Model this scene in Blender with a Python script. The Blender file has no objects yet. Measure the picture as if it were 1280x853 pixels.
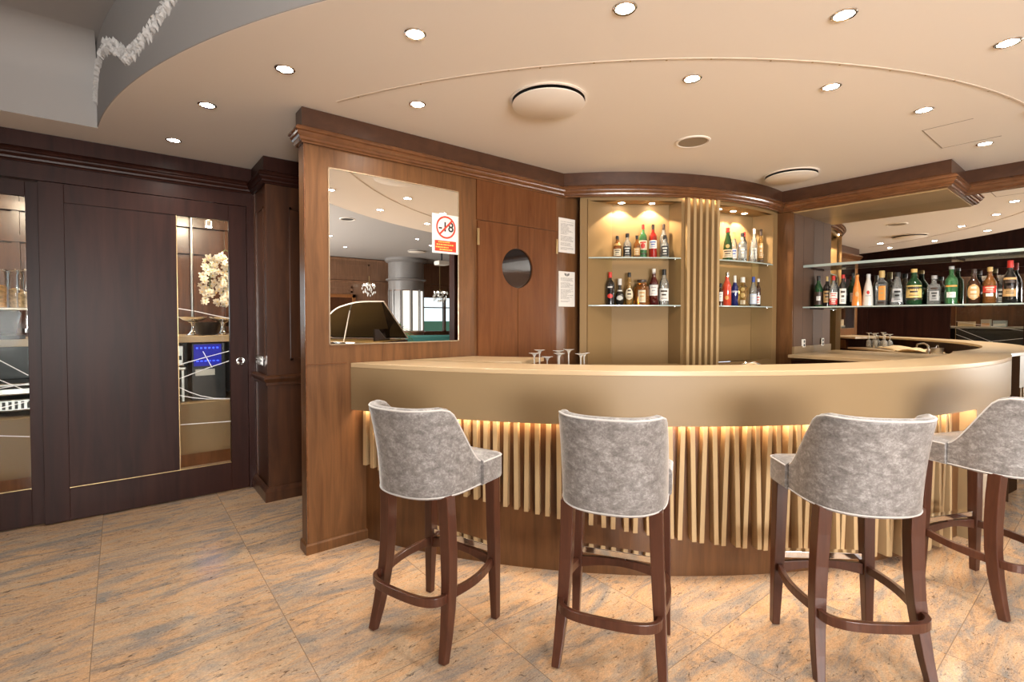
import bpy, bmesh, math, random
from mathutils import Vector, Matrix
R = math.radians
PI = math.pi
rnd = random.Random(7)
scene = bpy.context.scene
COL = scene.collection

# ------------------------------------------------------------------ materials
MATS = {}


def newmat(name):
    m = bpy.data.materials.new(name)
    m.use_nodes = True
    nt = m.node_tree
    b = nt.nodes['Principled BSDF']
    MATS[name] = m
    return m, nt, b


def setin(b, **kw):
    names = dict(color='Base Color', rough='Roughness', metal='Metallic', ior='IOR', spec='Specular IOR Level',
                 coat='Coat Weight', coatr='Coat Roughness', sheen='Sheen Weight', sheenr='Sheen Roughness',
                 em='Emission Color', ems='Emission Strength', trans='Transmission Weight', alpha='Alpha')
    for k, v in kw.items():
        s = b.inputs[names[k]]
        if k in ('color', 'em') and len(v) == 3:
            v = (*v, 1)
        s.default_value = v


def plain(name, color, rough=0.5, **kw):
    m, nt, b = newmat(name)
    setin(b, color=color, rough=rough, **kw)
    return m


def ramp(nt, pts):
    r = nt.nodes.new('ShaderNodeValToRGB')
    e = r.color_ramp.elements
    while len(e) < len(pts):
        e.new(0.5)
    for i, (p, c) in enumerate(pts):
        e[i].position = p
        e[i].color = (*c, 1) if len(c) == 3 else c
    return r


def coords(nt, scale=(1, 1, 1), rot=(0, 0, 0), kind='Object', loc=(0, 0, 0)):
    tc = nt.nodes.new('ShaderNodeTexCoord')
    mp = nt.nodes.new('ShaderNodeMapping')
    mp.inputs['Scale'].default_value = scale
    mp.inputs['Rotation'].default_value = rot
    mp.inputs['Location'].default_value = loc
    nt.links.new(tc.outputs[kind], mp.inputs['Vector'])
    return mp.outputs['Vector']


def noise(nt, vec, scale=5, detail=4, rough=0.5, dist=0.0):
    n = nt.nodes.new('ShaderNodeTexNoise')
    n.inputs['Scale'].default_value = scale
    n.inputs['Detail'].default_value = detail
    n.inputs['Roughness'].default_value = rough
    n.inputs['Distortion'].default_value = dist
    nt.links.new(vec, n.inputs['Vector'])
    return n.outputs['Fac']


def wood(name, c1, c2, rough=0.3, scale=(14, 14, 1.1), coat=0.10, lo=0.3, hi=0.72, spec=.5):
    m, nt, b = newmat(name)
    f = noise(nt, coords(nt, scale), 1.6, 6, 0.6, 0.8)
    r = ramp(nt, [(lo, c1), (hi, c2)])
    nt.links.new(f, r.inputs['Fac'])
    # broad tone change, from board to board
    f2 = noise(nt, coords(nt, (0.9, 0.9, 0.25)), 1.4, 2)
    mx = nt.nodes.new('ShaderNodeMix'); mx.data_type = 'RGBA'; mx.blend_type = 'MULTIPLY'
    r2 = ramp(nt, [(0.3, (0.82, 0.80, 0.78)), (0.7, (1, 1, 1))])
    nt.links.new(f2, r2.inputs['Fac'])
    mx.inputs['Factor'].default_value = 1
    nt.links.new(r.outputs['Color'], mx.inputs[6]); nt.links.new(r2.outputs['Color'], mx.inputs[7])
    nt.links.new(mx.outputs[2], b.inputs['Base Color'])
    setin(b, rough=rough, coat=coat, coatr=0.12, spec=spec)
    return m


def glassy(name, tint=(1, 1, 1), body=None, bodyfac=0.0, refl=1.0):
    """see-through pane or vessel: tinted transparency, fresnel gloss, optional cloudy body"""
    m, nt, b = newmat(name)
    nt.nodes.remove(b)
    out = nt.nodes['Material Output']
    t = nt.nodes.new('ShaderNodeBsdfTransparent'); t.inputs['Color'].default_value = (*tint, 1)
    g = nt.nodes.new('ShaderNodeBsdfGlossy'); g.inputs['Roughness'].default_value = 0.02
    base = t.outputs[0]
    if body:
        d = nt.nodes.new('ShaderNodeBsdfPrincipled'); d.inputs['Base Color'].default_value = (*body, 1)
        d.inputs['Roughness'].default_value = 0.12
        mb = nt.nodes.new('ShaderNodeMixShader'); mb.inputs['Fac'].default_value = bodyfac
        nt.links.new(t.outputs[0], mb.inputs[1]); nt.links.new(d.outputs[0], mb.inputs[2])
        base = mb.outputs[0]
    fr = nt.nodes.new('ShaderNodeFresnel'); fr.inputs['IOR'].default_value = 1.45
    mul = nt.nodes.new('ShaderNodeMath'); mul.operation = 'MULTIPLY'; mul.inputs[1].default_value = refl
    nt.links.new(fr.outputs[0], mul.inputs[0])
    mx = nt.nodes.new('ShaderNodeMixShader')
    nt.links.new(mul.outputs[0], mx.inputs['Fac']); nt.links.new(base, mx.inputs[1]); nt.links.new(g.outputs[0], mx.inputs[2])
    nt.links.new(mx.outputs[0], out.inputs['Surface'])
    return m


def emit(name, color, strength):
    m, nt, b = newmat(name)
    setin(b, color=(0, 0, 0), rough=0.5, em=color, ems=strength)
    return m


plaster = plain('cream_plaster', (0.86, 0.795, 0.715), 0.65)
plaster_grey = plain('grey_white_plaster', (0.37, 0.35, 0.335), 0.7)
beige = plain('beige_lacquer', (0.265, 0.182, 0.097), 0.42, spec=0.3)
beige_top = plain('beige_worktop', (0.50, 0.36, 0.21), 0.28, spec=0.4)
beige_slat = plain('beige_slat', (0.46, 0.32, 0.17), 0.5, spec=.3)
niche_mat = plain('gold_beige_lacquer', (0.255, 0.160, 0.070), 0.5, spec=.15)
flute_mat = plain('gold_beige_flute', (0.40, 0.27, 0.13), 0.34)
gold_panel = plain('gold_beige_soffit', (0.42, 0.28, 0.13), 0.3)
wood_bar = wood('warm_brown_wood', (0.100, 0.041, 0.014), (0.195, 0.088, 0.033), 0.36, coat=.03, spec=.35)
wood_frieze = wood('frieze_wood', (0.050, 0.019, 0.009), (0.085, 0.034, 0.016), 0.35, (5, 5, 9))
wood_red = wood('reddish_cupboard_wood', (0.11, 0.036, 0.011), (0.185, 0.070, 0.024), 0.42, (10, 10, 0.9), 0.0, spec=.2)
wood_crown = wood('crown_wood', (0.11, 0.042, 0.015), (0.19, 0.075, 0.028), 0.26, (5, 5, 9), 0.3)
wood_dark = wood('dark_mahogany', (0.020, 0.0056, 0.0036), (0.044, 0.0132, 0.0085), 0.36, (9, 9, 0.7), 0.0, spec=.16)
wood_pier = wood('mid_mahogany', (0.040, 0.014, 0.006), (0.105, 0.038, 0.014), 0.3, (9, 9, 0.8), 0.1)
wood_plinth = wood('bar_plinth_wood', (0.085, 0.034, 0.011), (0.17, 0.074, 0.026), 0.33, (12, 12, 0.9))
wood_leg = wood('stool_leg_wood', (0.056, 0.0175, 0.010), (0.100, 0.034, 0.018), 0.3, (22, 22, 2.0), 0.05)
wood_light = wood('amber_wood', (0.22, 0.085, 0.026), (0.32, 0.13, 0.045), 0.35)
wood_south = wood('rear_panel_wood', (0.17, 0.09, 0.052), (0.29, 0.155, 0.092), 0.35)
laminate = plain('taupe_laminate', (0.115, 0.066, 0.042), 0.5, spec=.1)
post_m = plain('dark_bronze_lacquer', (0.050, 0.026, 0.014), 0.7, spec=.0)
mirror_m = plain('mirror_glass', (0.93, 0.93, 0.90), 0.0, metal=1.0)
chrome = plain('polished_chrome', (0.82, 0.81, 0.79), 0.08, metal=1.0)
brushed = plain('brushed_steel', (0.55, 0.54, 0.52), 0.3, metal=1.0)
brass = plain('aged_brass', (0.45, 0.32, 0.16), 0.3, metal=1.0)
black = plain('black_plastic', (0.012, 0.012, 0.013), 0.35)
black_gloss = plain('piano_black', (0.02, 0.013, 0.008), 0.06, coat=1.0)
dark_gap = plain('dark_recess', (0.02, 0.016, 0.013), 0.8)
white_paper = plain('white_paper', (0.78, 0.75, 0.70), 0.7)
ink = plain('grey_ink', (0.30, 0.28, 0.26), 0.8)
ink_dark = plain('black_ink', (0.02, 0.02, 0.02), 0.6)
red_ink = plain('red_ink', (0.62, 0.045, 0.02), 0.5)
yellow_ink = plain('yellow_ink', (0.85, 0.55, 0.12), 0.6)
white_line = plain('etched_white', (0.85, 0.85, 0.83), 0.5)
white_plastic = plain('white_plastic', (0.82, 0.79, 0.72), 0.4)
pane_m = glassy('clear_pane', (0.93, 0.95, 0.94), refl=0.55)
shelf_glass = glassy('shelf_glass', (0.80, 0.90, 0.87), (0.35, 0.52, 0.48), 0.22)
frosted = glassy('frosted_shelf_glass', (0.8, 0.86, 0.84), (0.62, 0.66, 0.62), 0.7)
shelf_edge = plain('glass_edge', (0.42, 0.50, 0.46), 0.12, spec=0.8)
drink_glass = glassy('wine_glass_clear', (0.96, 0.97, 0.96), (0.86, 0.85, 0.82), 0.30, 1.6)
foot_glass = glassy('wine_glass_foot', (1, 1, 1), (0.88, 0.87, 0.84), 0.62, 1.6)
jar_glass = glassy('jar_glass', (0.97, 0.97, 0.96), refl=.8)
porthole_m = plain('dark_porthole_glass', (0.012, 0.009, 0.008), 0.03, spec=0.9)
lens_m = emit('lit_lens', (1.0, 0.93, 0.82), 30)
lens_cool = emit('lit_lens_cool', (0.92, 0.95, 1.0), 30)
led_m = emit('warm_led', (1.0, 0.76, 0.50), 34)
blue_led = emit('blue_display_light', (0.02, 0.05, 1.0), 3)
blue_panel = emit('blue_display_panel', (0.01, 0.015, 0.5), 0.3)
cereal = None


def mk_velvet():
    m, nt, b = newmat('grey_velvet')
    v = coords(nt, (1, 1, 1))
    f1 = noise(nt, coords(nt, (1, 1, 1.5)), 24, 9, 0.80, 0.4)
    f2 = noise(nt, v, 95, 6, 0.8, 0.3)
    mx = nt.nodes.new('ShaderNodeMath'); mx.operation = 'MULTIPLY_ADD'
    nt.links.new(f2, mx.inputs[0]); mx.inputs[1].default_value = 0.55
    nt.links.new(f1, mx.inputs[2])
    r = ramp(nt, [(0.58, (0.105, 0.094, 0.090)), (0.78, (0.215, 0.200, 0.193)), (0.98, (0.42, 0.40, 0.39))])
    nt.links.new(mx.outputs[0], r.inputs['Fac'])
    nt.links.new(r.outputs['Color'], b.inputs['Base Color'])
    setin(b, rough=0.42, sheen=0.85, sheenr=0.30, spec=0.35)
    bp = nt.nodes.new('ShaderNodeBump'); bp.inputs['Strength'].default_value = 0.12; bp.inputs['Distance'].default_value = 0.004
    nt.links.new(f2, bp.inputs['Height']); nt.links.new(bp.outputs[0], b.inputs['Normal'])
    return m


velvet = mk_velvet()
velvet_highlight = plain('highlight_velvet_piping', (0.50, 0.48, 0.465), 0.45, sheen=0.6)  # real piping; its pale tone paints the highlight on the lit velvet edge


def mk_floor():
    m, nt, b = newmat('peach_granite_tiles')
    tc = nt.nodes.new('ShaderNodeTexCoord')
    sub = nt.nodes.new('ShaderNodeVectorMath'); sub.operation = 'SUBTRACT'
    sub.inputs[1].default_value = (-0.113 - 0.69 * 20, 0.45 - 0.66 * 30, 0)
    nt.links.new(tc.outputs['Object'], sub.inputs[0])
    br = nt.nodes.new('ShaderNodeTexBrick')
    br.offset = 0.0; br.squash = 1.0
    br.inputs['Scale'].default_value = 1.0
    br.inputs['Mortar Size'].default_value = 0.0016
    br.inputs['Mortar Smooth'].default_value = 0.0
    br.inputs['Brick Width'].default_value = 0.69
    br.inputs['Row Height'].default_value = 0.66
    br.inputs['Color1'].default_value = (0, 0, 0, 1)
    br.inputs['Color2'].default_value = (1, 1, 1, 1)
    br.inputs['Bias'].default_value = 0.0
    nt.links.new(sub.outputs[0], br.inputs['Vector'])
    # every tile shifts the veining
    scl = nt.nodes.new('ShaderNodeVectorMath'); scl.operation = 'SCALE'; scl.inputs['Scale'].default_value = 3.0
    nt.links.new(br.outputs['Color'], scl.inputs[0])
    add = nt.nodes.new('ShaderNodeVectorMath'); add.operation = 'ADD'
    nt.links.new(tc.outputs['Object'], add.inputs[0]); nt.links.new(scl.outputs[0], add.inputs[1])

    def mapped(scale, rot):
        mp = nt.nodes.new('ShaderNodeMapping')
        mp.inputs['Scale'].default_value = scale; mp.inputs['Rotation'].default_value = (0, 0, R(rot))
        nt.links.new(add.outputs[0], mp.inputs['Vector'])
        return mp.outputs['Vector']
    v1 = mapped((1.0, 3.8, 1), -17)
    f1 = noise(nt, v1, 1.9, 10, 0.74, 1.2)
    r1 = ramp(nt, [(0.30, (0.18, 0.155, 0.143)), (0.40, (0.37, 0.275, 0.205)), (0.48, (0.58, 0.36, 0.205)), (0.57, (0.49, 0.37, 0.262)), (0.65, (0.61, 0.37, 0.20)), (0.76, (0.56, 0.435, 0.315))])
    nt.links.new(f1, r1.inputs['Fac'])
    # blue-grey clouds
    f2 = noise(nt, mapped((0.9, 2.7, 1), -20), 1.8, 8, 0.70, 1.5)
    r2 = ramp(nt, [(0.47, (0, 0, 0)), (0.64, (0.95, 0.95, 0.95))])
    nt.links.new(f2, r2.inputs['Fac'])
    m1 = nt.nodes.new('ShaderNodeMix'); m1.data_type = 'RGBA'
    nt.links.new(r2.outputs['Color'], m1.inputs['Factor']); nt.links.new(r1.outputs['Color'], m1.inputs[6])
    m1.inputs[7].default_value = (0.265, 0.245, 0.230, 1)
    # dark mineral flecks, drawn out along the grain
    f3 = noise(nt, mapped((9, 22, 1), -16), 3.0, 5, 0.7, 1.0)
    r3 = ramp(nt, [(0.33, (0.22, 0.18, 0.16)), (0.42, (1, 1, 1))])
    nt.links.new(f3, r3.inputs['Fac'])
    m2 = nt.nodes.new('ShaderNodeMix'); m2.data_type = 'RGBA'; m2.blend_type = 'MULTIPLY'; m2.inputs['Factor'].default_value = 0.9
    nt.links.new(m1.outputs[2], m2.inputs[6]); nt.links.new(r3.outputs['Color'], m2.inputs[7])
    # fine grain
    f4 = noise(nt, mapped((30, 60, 1), -12), 4, 3, 0.7)
    r4 = ramp(nt, [(0.3, (0.66, 0.66, 0.66)), (0.7, (1.22, 1.20, 1.17))])
    nt.links.new(f4, r4.inputs['Fac'])
    m3 = nt.nodes.new('ShaderNodeMix'); m3.data_type = 'RGBA'; m3.blend_type = 'MULTIPLY'; m3.inputs['Factor'].default_value = 1
    nt.links.new(m2.outputs[2], m3.inputs[6]); nt.links.new(r4.outputs['Color'], m3.inputs[7])
    # joints
    m4 = nt.nodes.new('ShaderNodeMix'); m4.data_type = 'RGBA'
    nt.links.new(br.outputs['Fac'], m4.inputs['Factor']); nt.links.new(m3.outputs[2], m4.inputs[6])
    m4.inputs[7].default_value = (0.23, 0.16, 0.11, 1)
    nt.links.new(m4.outputs[2], b.inputs['Base Color'])
    setin(b, rough=0.16, spec=0.42)
    return m


floor_m = mk_floor()

# ------------------------------------------------------------------ mesh helpers


class MB:
    def __init__(s):
        s.v = []; s.f = []; s.mi = []; s.sm = []

    def add(s, verts, faces, mi=0, smooth=False):
        o = len(s.v)
        s.v += [tuple(p) for p in verts]
        for f in faces:
            s.f.append(tuple(i + o for i in f)); s.mi.append(mi); s.sm.append(smooth)
        return s

    def box(s, a, b, mi=0):
        x0, y0, z0 = (min(a[i], b[i]) for i in range(3)); x1, y1, z1 = (max(a[i], b[i]) for i in range(3))
        v = [(x0, y0, z0), (x1, y0, z0), (x1, y1, z0), (x0, y1, z0), (x0, y0, z1), (x1, y0, z1), (x1, y1, z1), (x0, y1, z1)]
        return s.add(v, [(0, 3, 2, 1), (4, 5, 6, 7), (0, 1, 5, 4), (1, 2, 6, 5), (2, 3, 7, 6), (3, 0, 4, 7)], mi)

    def prism(s, poly, z0, z1, mi=0):
        n = len(poly)
        v = [(p[0], p[1], z0) for p in poly] + [(p[0], p[1], z1) for p in poly]
        f = [tuple(range(n))[::-1], tuple(range(n, 2 * n))]
        f += [(i, (i + 1) % n, n + (i + 1) % n, n + i) for i in range(n)]
        return s.add(v, f, mi)

    def grid(s, rows, mi=0, smooth=True, closed=False, wrap=False):
        """rows of equal length points -> quads"""
        m = len(rows[0]); v = [p for r in rows for p in r]; f = []
        nr = len(rows)
        for i in range(nr if wrap else nr - 1):
            for j in range(m if closed else m - 1):
                a = i * m + j; b_ = i * m + (j + 1) % m
                i2 = (i + 1) % nr
                f.append((a, b_, i2 * m + (j + 1) % m, i2 * m + j))
        return s.add(v, f, mi, smooth)

    def lathe(s, prof, c=(0, 0, 0), n=24, mi=0, axis='z', sq=None, cap=True, smooth=True, M=None):
        rows = []
        for r, z in prof:
            row = []
            for k in range(n):
                a = 2 * PI * k / n
                ca, sa = math.cos(a), math.sin(a)
                q = 1.0
                if sq:
                    q = (abs(ca) ** sq + abs(sa) ** sq) ** (-1.0 / sq)
                p = (c[0] + r * q * ca, c[1] + r * q * sa, c[2] + z)
                row.append(tuple(M @ Vector(p)) if M else p)
            rows.append(row)
        s.grid(rows, mi, smooth, closed=True)
        if cap:
            s.add(rows[0], [tuple(range(n))[::-1]], mi); s.add(rows[-1], [tuple(range(n))], mi)
        return s

    def tube(s, pts, r, n=8, mi=0, cap=True, smooth=True, closed=False):
        P = [Vector(p) for p in pts]; rows = []
        m = len(P)
        up = Vector((0, 0, 1))
        prev = None
        for i in range(m):
            if closed:
                t = (P[(i + 1) % m] - P[i - 1]).normalized()
            else:
                t = (P[min(i + 1, m - 1)] - P[max(i - 1, 0)]).normalized()
            if prev is None:
                u = t.cross(up)
                if u.length < 1e-3:
                    u = t.cross(Vector((1, 0, 0)))
            else:
                u = prev - t * prev.dot(t)
            u.normalize(); prev = u
            w = t.cross(u)
            ri = r[i] if isinstance(r, (list, tuple)) else r
            rows.append([tuple(P[i] + (u * math.cos(2 * PI * k / n) + w * math.sin(2 * PI * k / n)) * ri) for k in range(n)])
        s.grid(rows, mi, smooth, closed=True, wrap=closed)
        if cap and not closed:
            s.add(rows[0], [tuple(range(n))[::-1]], mi); s.add(rows[-1], [tuple(range(n))], mi)
        return s

    def bar(s, pts, w, h, up=(0, 0, 1), mi=0, smooth=False):
        """rectangular section swept along a polyline; w across, h along up; w,h scalars or lists"""
        P = [Vector(p) for p in pts]; up = Vector(up); rows = []
        m = len(P)
        for i in range(m):
            t = (P[min(i + 1, m - 1)] - P[max(i - 1, 0)]).normalized()
            u = t.cross(up).normalized(); q = u.cross(t).normalized()
            wi = w[i] if isinstance(w, (list, tuple)) else w
            hi = h[i] if isinstance(h, (list, tuple)) else h
            rows.append([tuple(P[i] + u * sx * wi / 2 + q * sy * hi / 2) for sx, sy in ((-1, -1), (1, -1), (1, 1), (-1, 1))])
        s.grid(rows, mi, smooth, closed=True)
        s.add(rows[0], [(3, 2, 1, 0)], mi); s.add(rows[-1], [(0, 1, 2, 3)], mi)
        return s

    def sweep(s, prof, path, mi=0, caps=True, smooth=False):
        """profile [(out, z)] along a 2D path, out to the right of travel, mitred"""
        P = [Vector((p[0], p[1])) for p in path]; n = len(P); rows = []
        for i in range(n):
            ds = []
            if i > 0: ds.append((P[i] - P[i - 1]).normalized())
            if i < n - 1: ds.append((P[i + 1] - P[i]).normalized())
            ns = [Vector((d.y, -d.x)) for d in ds]
            if len(ns) == 2:
                b_ = (ns[0] + ns[1]); b_ = b_ / b_.length_squared * 2
                b_ = b_ if b_.length < 3 else b_.normalized() * 3
            else:
                b_ = ns[0]
            rows.append([(P[i].x + b_.x * o, P[i].y + b_.y * o, z) for o, z in prof])
        s.grid(rows, mi, smooth, closed=True)
        if caps:
            k = len(prof)
            s.add(rows[0], [tuple(range(k))], mi); s.add(rows[-1], [tuple(range(k))[::-1]], mi)
        return s

    def ring(s, r0, r1, a0, a1, z0, z1, n=64, mi=0, c=None, smooth=True):
        """curved slab about the bar's common centre; a0/a1 degrees or functions of radius"""
        c = c or CC
        A0 = a0 if callable(a0) else (lambda r: a0)
        A1 = a1 if callable(a1) else (lambda r: a1)

        def P(r, u, z):
            a = R(A0(r) + (A1(r) - A0(r)) * u)
            return (c[0] + r * math.cos(a), c[1] + r * math.sin(a), z)
        us = [i / n for i in range(n + 1)]
        s.grid([[P(r1, u, z0) for u in us], [P(r1, u, z1) for u in us]], mi, smooth)
        s.grid([[P(r0, u, z1) for u in us], [P(r0, u, z0) for u in us]], mi, smooth)
        s.grid([[P(r1, u, z1) for u in us], [P(r0, u, z1) for u in us]], mi, False)
        s.grid([[P(r0, u, z0) for u in us], [P(r1, u, z0) for u in us]], mi, False)
        for u in (0, 1):
            s.add([P(r0, u, z0), P(r1, u, z0), P(r1, u, z1), P(r0, u, z1)], [(0, 1, 2, 3) if u == 0 else (3, 2, 1, 0)], mi)
        return s

    def build(s, name, mats, parent=None, bevel=0, M=None):
        me = bpy.data.meshes.new(name)
        vs = s.v if M is None else [tuple(M @ Vector(p)) for p in s.v]
        me.from_pydata(vs, [], s.f)
        for m in (mats if isinstance(mats, (list, tuple)) else [mats]):
            me.materials.append(m)
        me.polygons.foreach_set('material_index', s.mi)
        me.polygons.foreach_set('use_smooth', s.sm)
        bm = bmesh.new(); bm.from_mesh(me)
        bmesh.ops.remove_doubles(bm, verts=bm.verts, dist=1e-5)
        bmesh.ops.recalc_face_normals(bm, faces=bm.faces)
        bm.to_mesh(me); bm.free()
        if any(s.sm): me.set_sharp_from_angle(angle=R(38))
        o = bpy.data.objects.new(name, me)
        COL.objects.link(o)
        if parent: o.parent = parent
        if bevel:
            md = o.modifiers.new('bevel', 'BEVEL'); md.width = bevel; md.segments = 2; md.limit_method = 'ANGLE'; md.angle_limit = R(40)
        return o


def tag(o, label=None, cat=None, group=None, kind=None):
    if label: o['label'] = label
    if cat: o['category'] = cat
    if group: o['group'] = group
    if kind: o['kind'] = kind
    return o


def root(name, loc=(0, 0, 0), rz=0, label=None, cat=None, group=None, kind=None):
    o = bpy.data.objects.new(name, None); COL.objects.link(o)
    o.location = loc; o.rotation_euler = (0, 0, rz); o.empty_display_size = 0.1
    return tag(o, label, cat, group, kind)


def struct(name, mb, mat, label, cat, bevel=0):
    return tag(mb.build(name, mat, bevel=bevel), label, cat, None, 'structure')


def text_verts(body, size, M):
    """lettering as mesh data placed by matrix M"""
    cu = bpy.data.curves.new('lettering', 'FONT'); cu.body = body; cu.size = size
    cu.align_x = 'CENTER'; cu.align_y = 'CENTER'; cu.extrude = 0.0006; cu.offset = size * 0.014
    ob = bpy.data.objects.new('lettering', cu); COL.objects.link(ob)
    dg = bpy.context.evaluated_depsgraph_get(); dg.update()
    me = bpy.data.meshes.new_from_object(ob.evaluated_get(dg))
    me.transform(M)
    vs = [tuple(v.co) for v in me.vertices]; fs = [tuple(p.vertices) for p in me.polygons]
    bpy.data.objects.remove(ob); bpy.data.curves.remove(cu); bpy.data.meshes.remove(me)
    return vs, fs


def pol(r, deg, z=0.0):
    return (CC[0] + r * math.cos(R(deg)), CC[1] + r * math.sin(R(deg)), z)


# ------------------------------------------------------------------ key dimensions
CC = (4.79, 4.53)          # common centre of bar, back cabinet and ceiling curve
HC = 2.596                 # low ceiling
HR = 3.10                  # raised ceiling
YM = 2.98                  # mirror wall plane
YL = 4.478                 # sliding door plane
XE = 5.45                  # bar mirror plane

# ------------------------------------------------------------------ camera
cam = bpy.data.cameras.new('camera'); co = bpy.data.objects.new('camera', cam); COL.objects.link(co)
cam.sensor_width = 36; cam.lens = 615.83 / 1280 * 36; cam.shift_y = -12.3 / 1280; cam.clip_start = 0.02
co.location = (0, 0, 1.38); co.rotation_euler = (R(90 - 1.3883), 0, R(51.511 - 90))
scene.camera = co

# ------------------------------------------------------------------ setting
struct('floor', MB().box((-3.4, -8.4, -0.1), (9.9, 6.6, 0.0)), floor_m, 'polished peach and grey granite tile floor', 'floor')

# low curved ceiling (disc about CC, r = 4.9)
arc = [pol(4.9, -174.9 + (-82.2 + 174.9) * i / 96)[:2] for i in range(97)]
low = [(-1.4, 4.12), (-0.093, 4.12)] + arc[1:] + [(5.6, arc[-1][1]), (5.6, 4.62), (-1.4, 4.62)]
struct('ceiling', MB().prism(low, HC, HC + 0.06), plaster, 'cream plaster ceiling curving over the bar', 'ceiling')
mb = MB()
mb.ring(4.9, 4.98, -174.9, -82.2, HC + 0.0, HR + 0.05, 96)
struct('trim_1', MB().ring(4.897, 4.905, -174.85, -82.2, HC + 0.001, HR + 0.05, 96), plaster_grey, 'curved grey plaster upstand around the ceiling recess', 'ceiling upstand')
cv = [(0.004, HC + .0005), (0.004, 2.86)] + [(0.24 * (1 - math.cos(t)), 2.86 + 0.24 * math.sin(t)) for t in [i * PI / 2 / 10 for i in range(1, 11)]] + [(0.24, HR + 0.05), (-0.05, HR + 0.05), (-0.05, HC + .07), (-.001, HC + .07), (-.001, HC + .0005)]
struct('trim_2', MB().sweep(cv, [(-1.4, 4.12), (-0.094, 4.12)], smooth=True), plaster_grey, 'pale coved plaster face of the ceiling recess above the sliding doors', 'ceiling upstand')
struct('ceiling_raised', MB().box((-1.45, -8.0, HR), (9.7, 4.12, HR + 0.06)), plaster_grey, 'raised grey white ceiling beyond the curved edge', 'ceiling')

# mirror wall (partition) and its returns
struct('wall_mirror_side', MB().box((0.842, YM, 0), (3.3, YM + 0.11, HC)), wood_bar, 'brown wood partition wall that carries the framed mirror', 'wall')
struct('wall_back', MB().box((3.0, 4.045, 0), (5.6, 4.2, HC)).box((3.0, 3.09, 0), (3.06, 4.045, HC)), wood_pier, 'dark wood wall closing the passage behind the partition', 'wall')
mb = MB().box((-1.4, YL - 0.006, 2.292), (0.87, YL + 0.12, HC)).box((0.812, YL - 0.004, 0), (0.87, YL + 0.12, 2.30))
struct('wall_left', mb, wood_dark, 'dark mahogany header and jamb around the sliding doors', 'wall')
# wall right of the doors with raised panels
mb = MB().box((0.87, 4.052, 0), (3.0, 4.6, HC))
mb.box((0.862, 4.045, 0), (0.925, 4.06, 2.42)).box((0.862, 4.06, 0), (0.872, 4.10, 2.42)).box((0.862, 4.44, 0), (0.872, 4.478, 2.42))
struct('wall_pilaster', mb, wood_pier, 'panelled mahogany pier between the sliding doors and the partition', 'wall')
mb = MB()
for z0, z1 in ((1.07, 2.26),):
    mb.sweep([(0, z0), (0, z0 + 0.001), (0.0, z0)], [(0.9, 4.05), (0.91, 4.05)])
mb = MB()
# raised panel mouldings: front face and side face, upper field, and the dado rail below
for (x0, x1, z0, z1) in ((1.03, 2.0, 1.06, 2.24),):
    w = 0.018
    mb.box((x0, 4.040, z0), (x1, 4.053, z0 + w)).box((x0, 4.040, z1 - w), (x1, 4.053, z1)).box((x0, 4.040, z0), (x0 + w, 4.053, z1)).box((x1 - w, 4.040, z0), (x1, 4.053, z1))
for (y0, y1, z0, z1) in ((4.14, 4.41, 1.06, 2.24),):
    w = 0.012
    mb.box((0.862, y0, z0), (0.873, y1, z0 + w)).box((0.862, y0, z1 - w), (0.873, y1, z1)).box((0.862, y0, z0), (0.873, y0 + w, z1)).box((0.862, y1 - w, z0), (0.873, y1, z1))
rail = [(0.0, 0.875), (0.012, 0.88), (0.012, 0.90), (0.022, 0.915), (0.03, 0.93), (0.03, 0.942), (0.02, 0.95), (0.0, 0.955)]
mb.sweep(rail, [(0.862, 4.478), (0.862, 4.045), (3.0, 4.045)])
base = [(0, 0), (0.028, 0), (0.028, 0.075), (0.02, 0.09), (0.008, 0.1), (0, 0.105)]
mb.sweep(base, [(0.862, 4.478), (0.862, 4.045), (3.0, 4.045)])
struct('trim_3', mb, wood_pier, 'panel mouldings, dado rail and skirting on the mahogany pier', 'wall trim')
struct('baseboard_mirror_side', MB().sweep([(0, 0), (0.014, 0), (0.014, 0.052), (0.008, 0.062), (0, 0.064)], [(0.842, YM + 0.11), (0.842, YM), (1.3, YM)]), wood_bar, 'low wood skirting at the foot of the mirror partition', 'skirting')
# thin joint strip across the partition at counter height, and the frame board around the mirror
mb = MB().box((0.842, YM - 0.004, 1.112), (1.08, YM + 0.002, 1.118)).box((0.838, YM - 0.003, 0.0), (0.846, YM + 0.01, 2.40))
struct('trim_4', mb, wood_crown, 'thin wood edge strips of the partition', 'wall trim')

# east wall (bar mirror side)
mb = MB().box((XE, -2.6, 0), (XE + 0.15, 2.0, HC)).box((XE, -2.6, HC), (XE + 0.15, -0.33, HR))
struct('wall_right', mb, wood_bar, 'wood wall behind the bar mirror', 'wall')
mb = MB().box((4.98, 2.0, 0), (XE + 0.15, 2.6, HC))
struct('wall_pier', mb, wood_bar, 'warm wood pier between the lit cabinet and the bar mirror', 'wall')
mb = MB().box((4.992, 1.994, 1.12), (XE - 0.002, 2.0, 2.379)).box((5.20, 1.9935, 1.12), (5.203, 2.0, 2.379), 1)
struct('trim_5', mb, [laminate, dark_gap], 'taupe laminate facing on the pier beside the bar mirror', 'wall panel')
mb = MB().box((4.986, 1.982, 1.05), (XE - 0.002, 2.0, 1.12))
struct('trim_6', mb, beige, 'beige splash strip at the foot of the taupe facing', 'wall trim')

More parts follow.
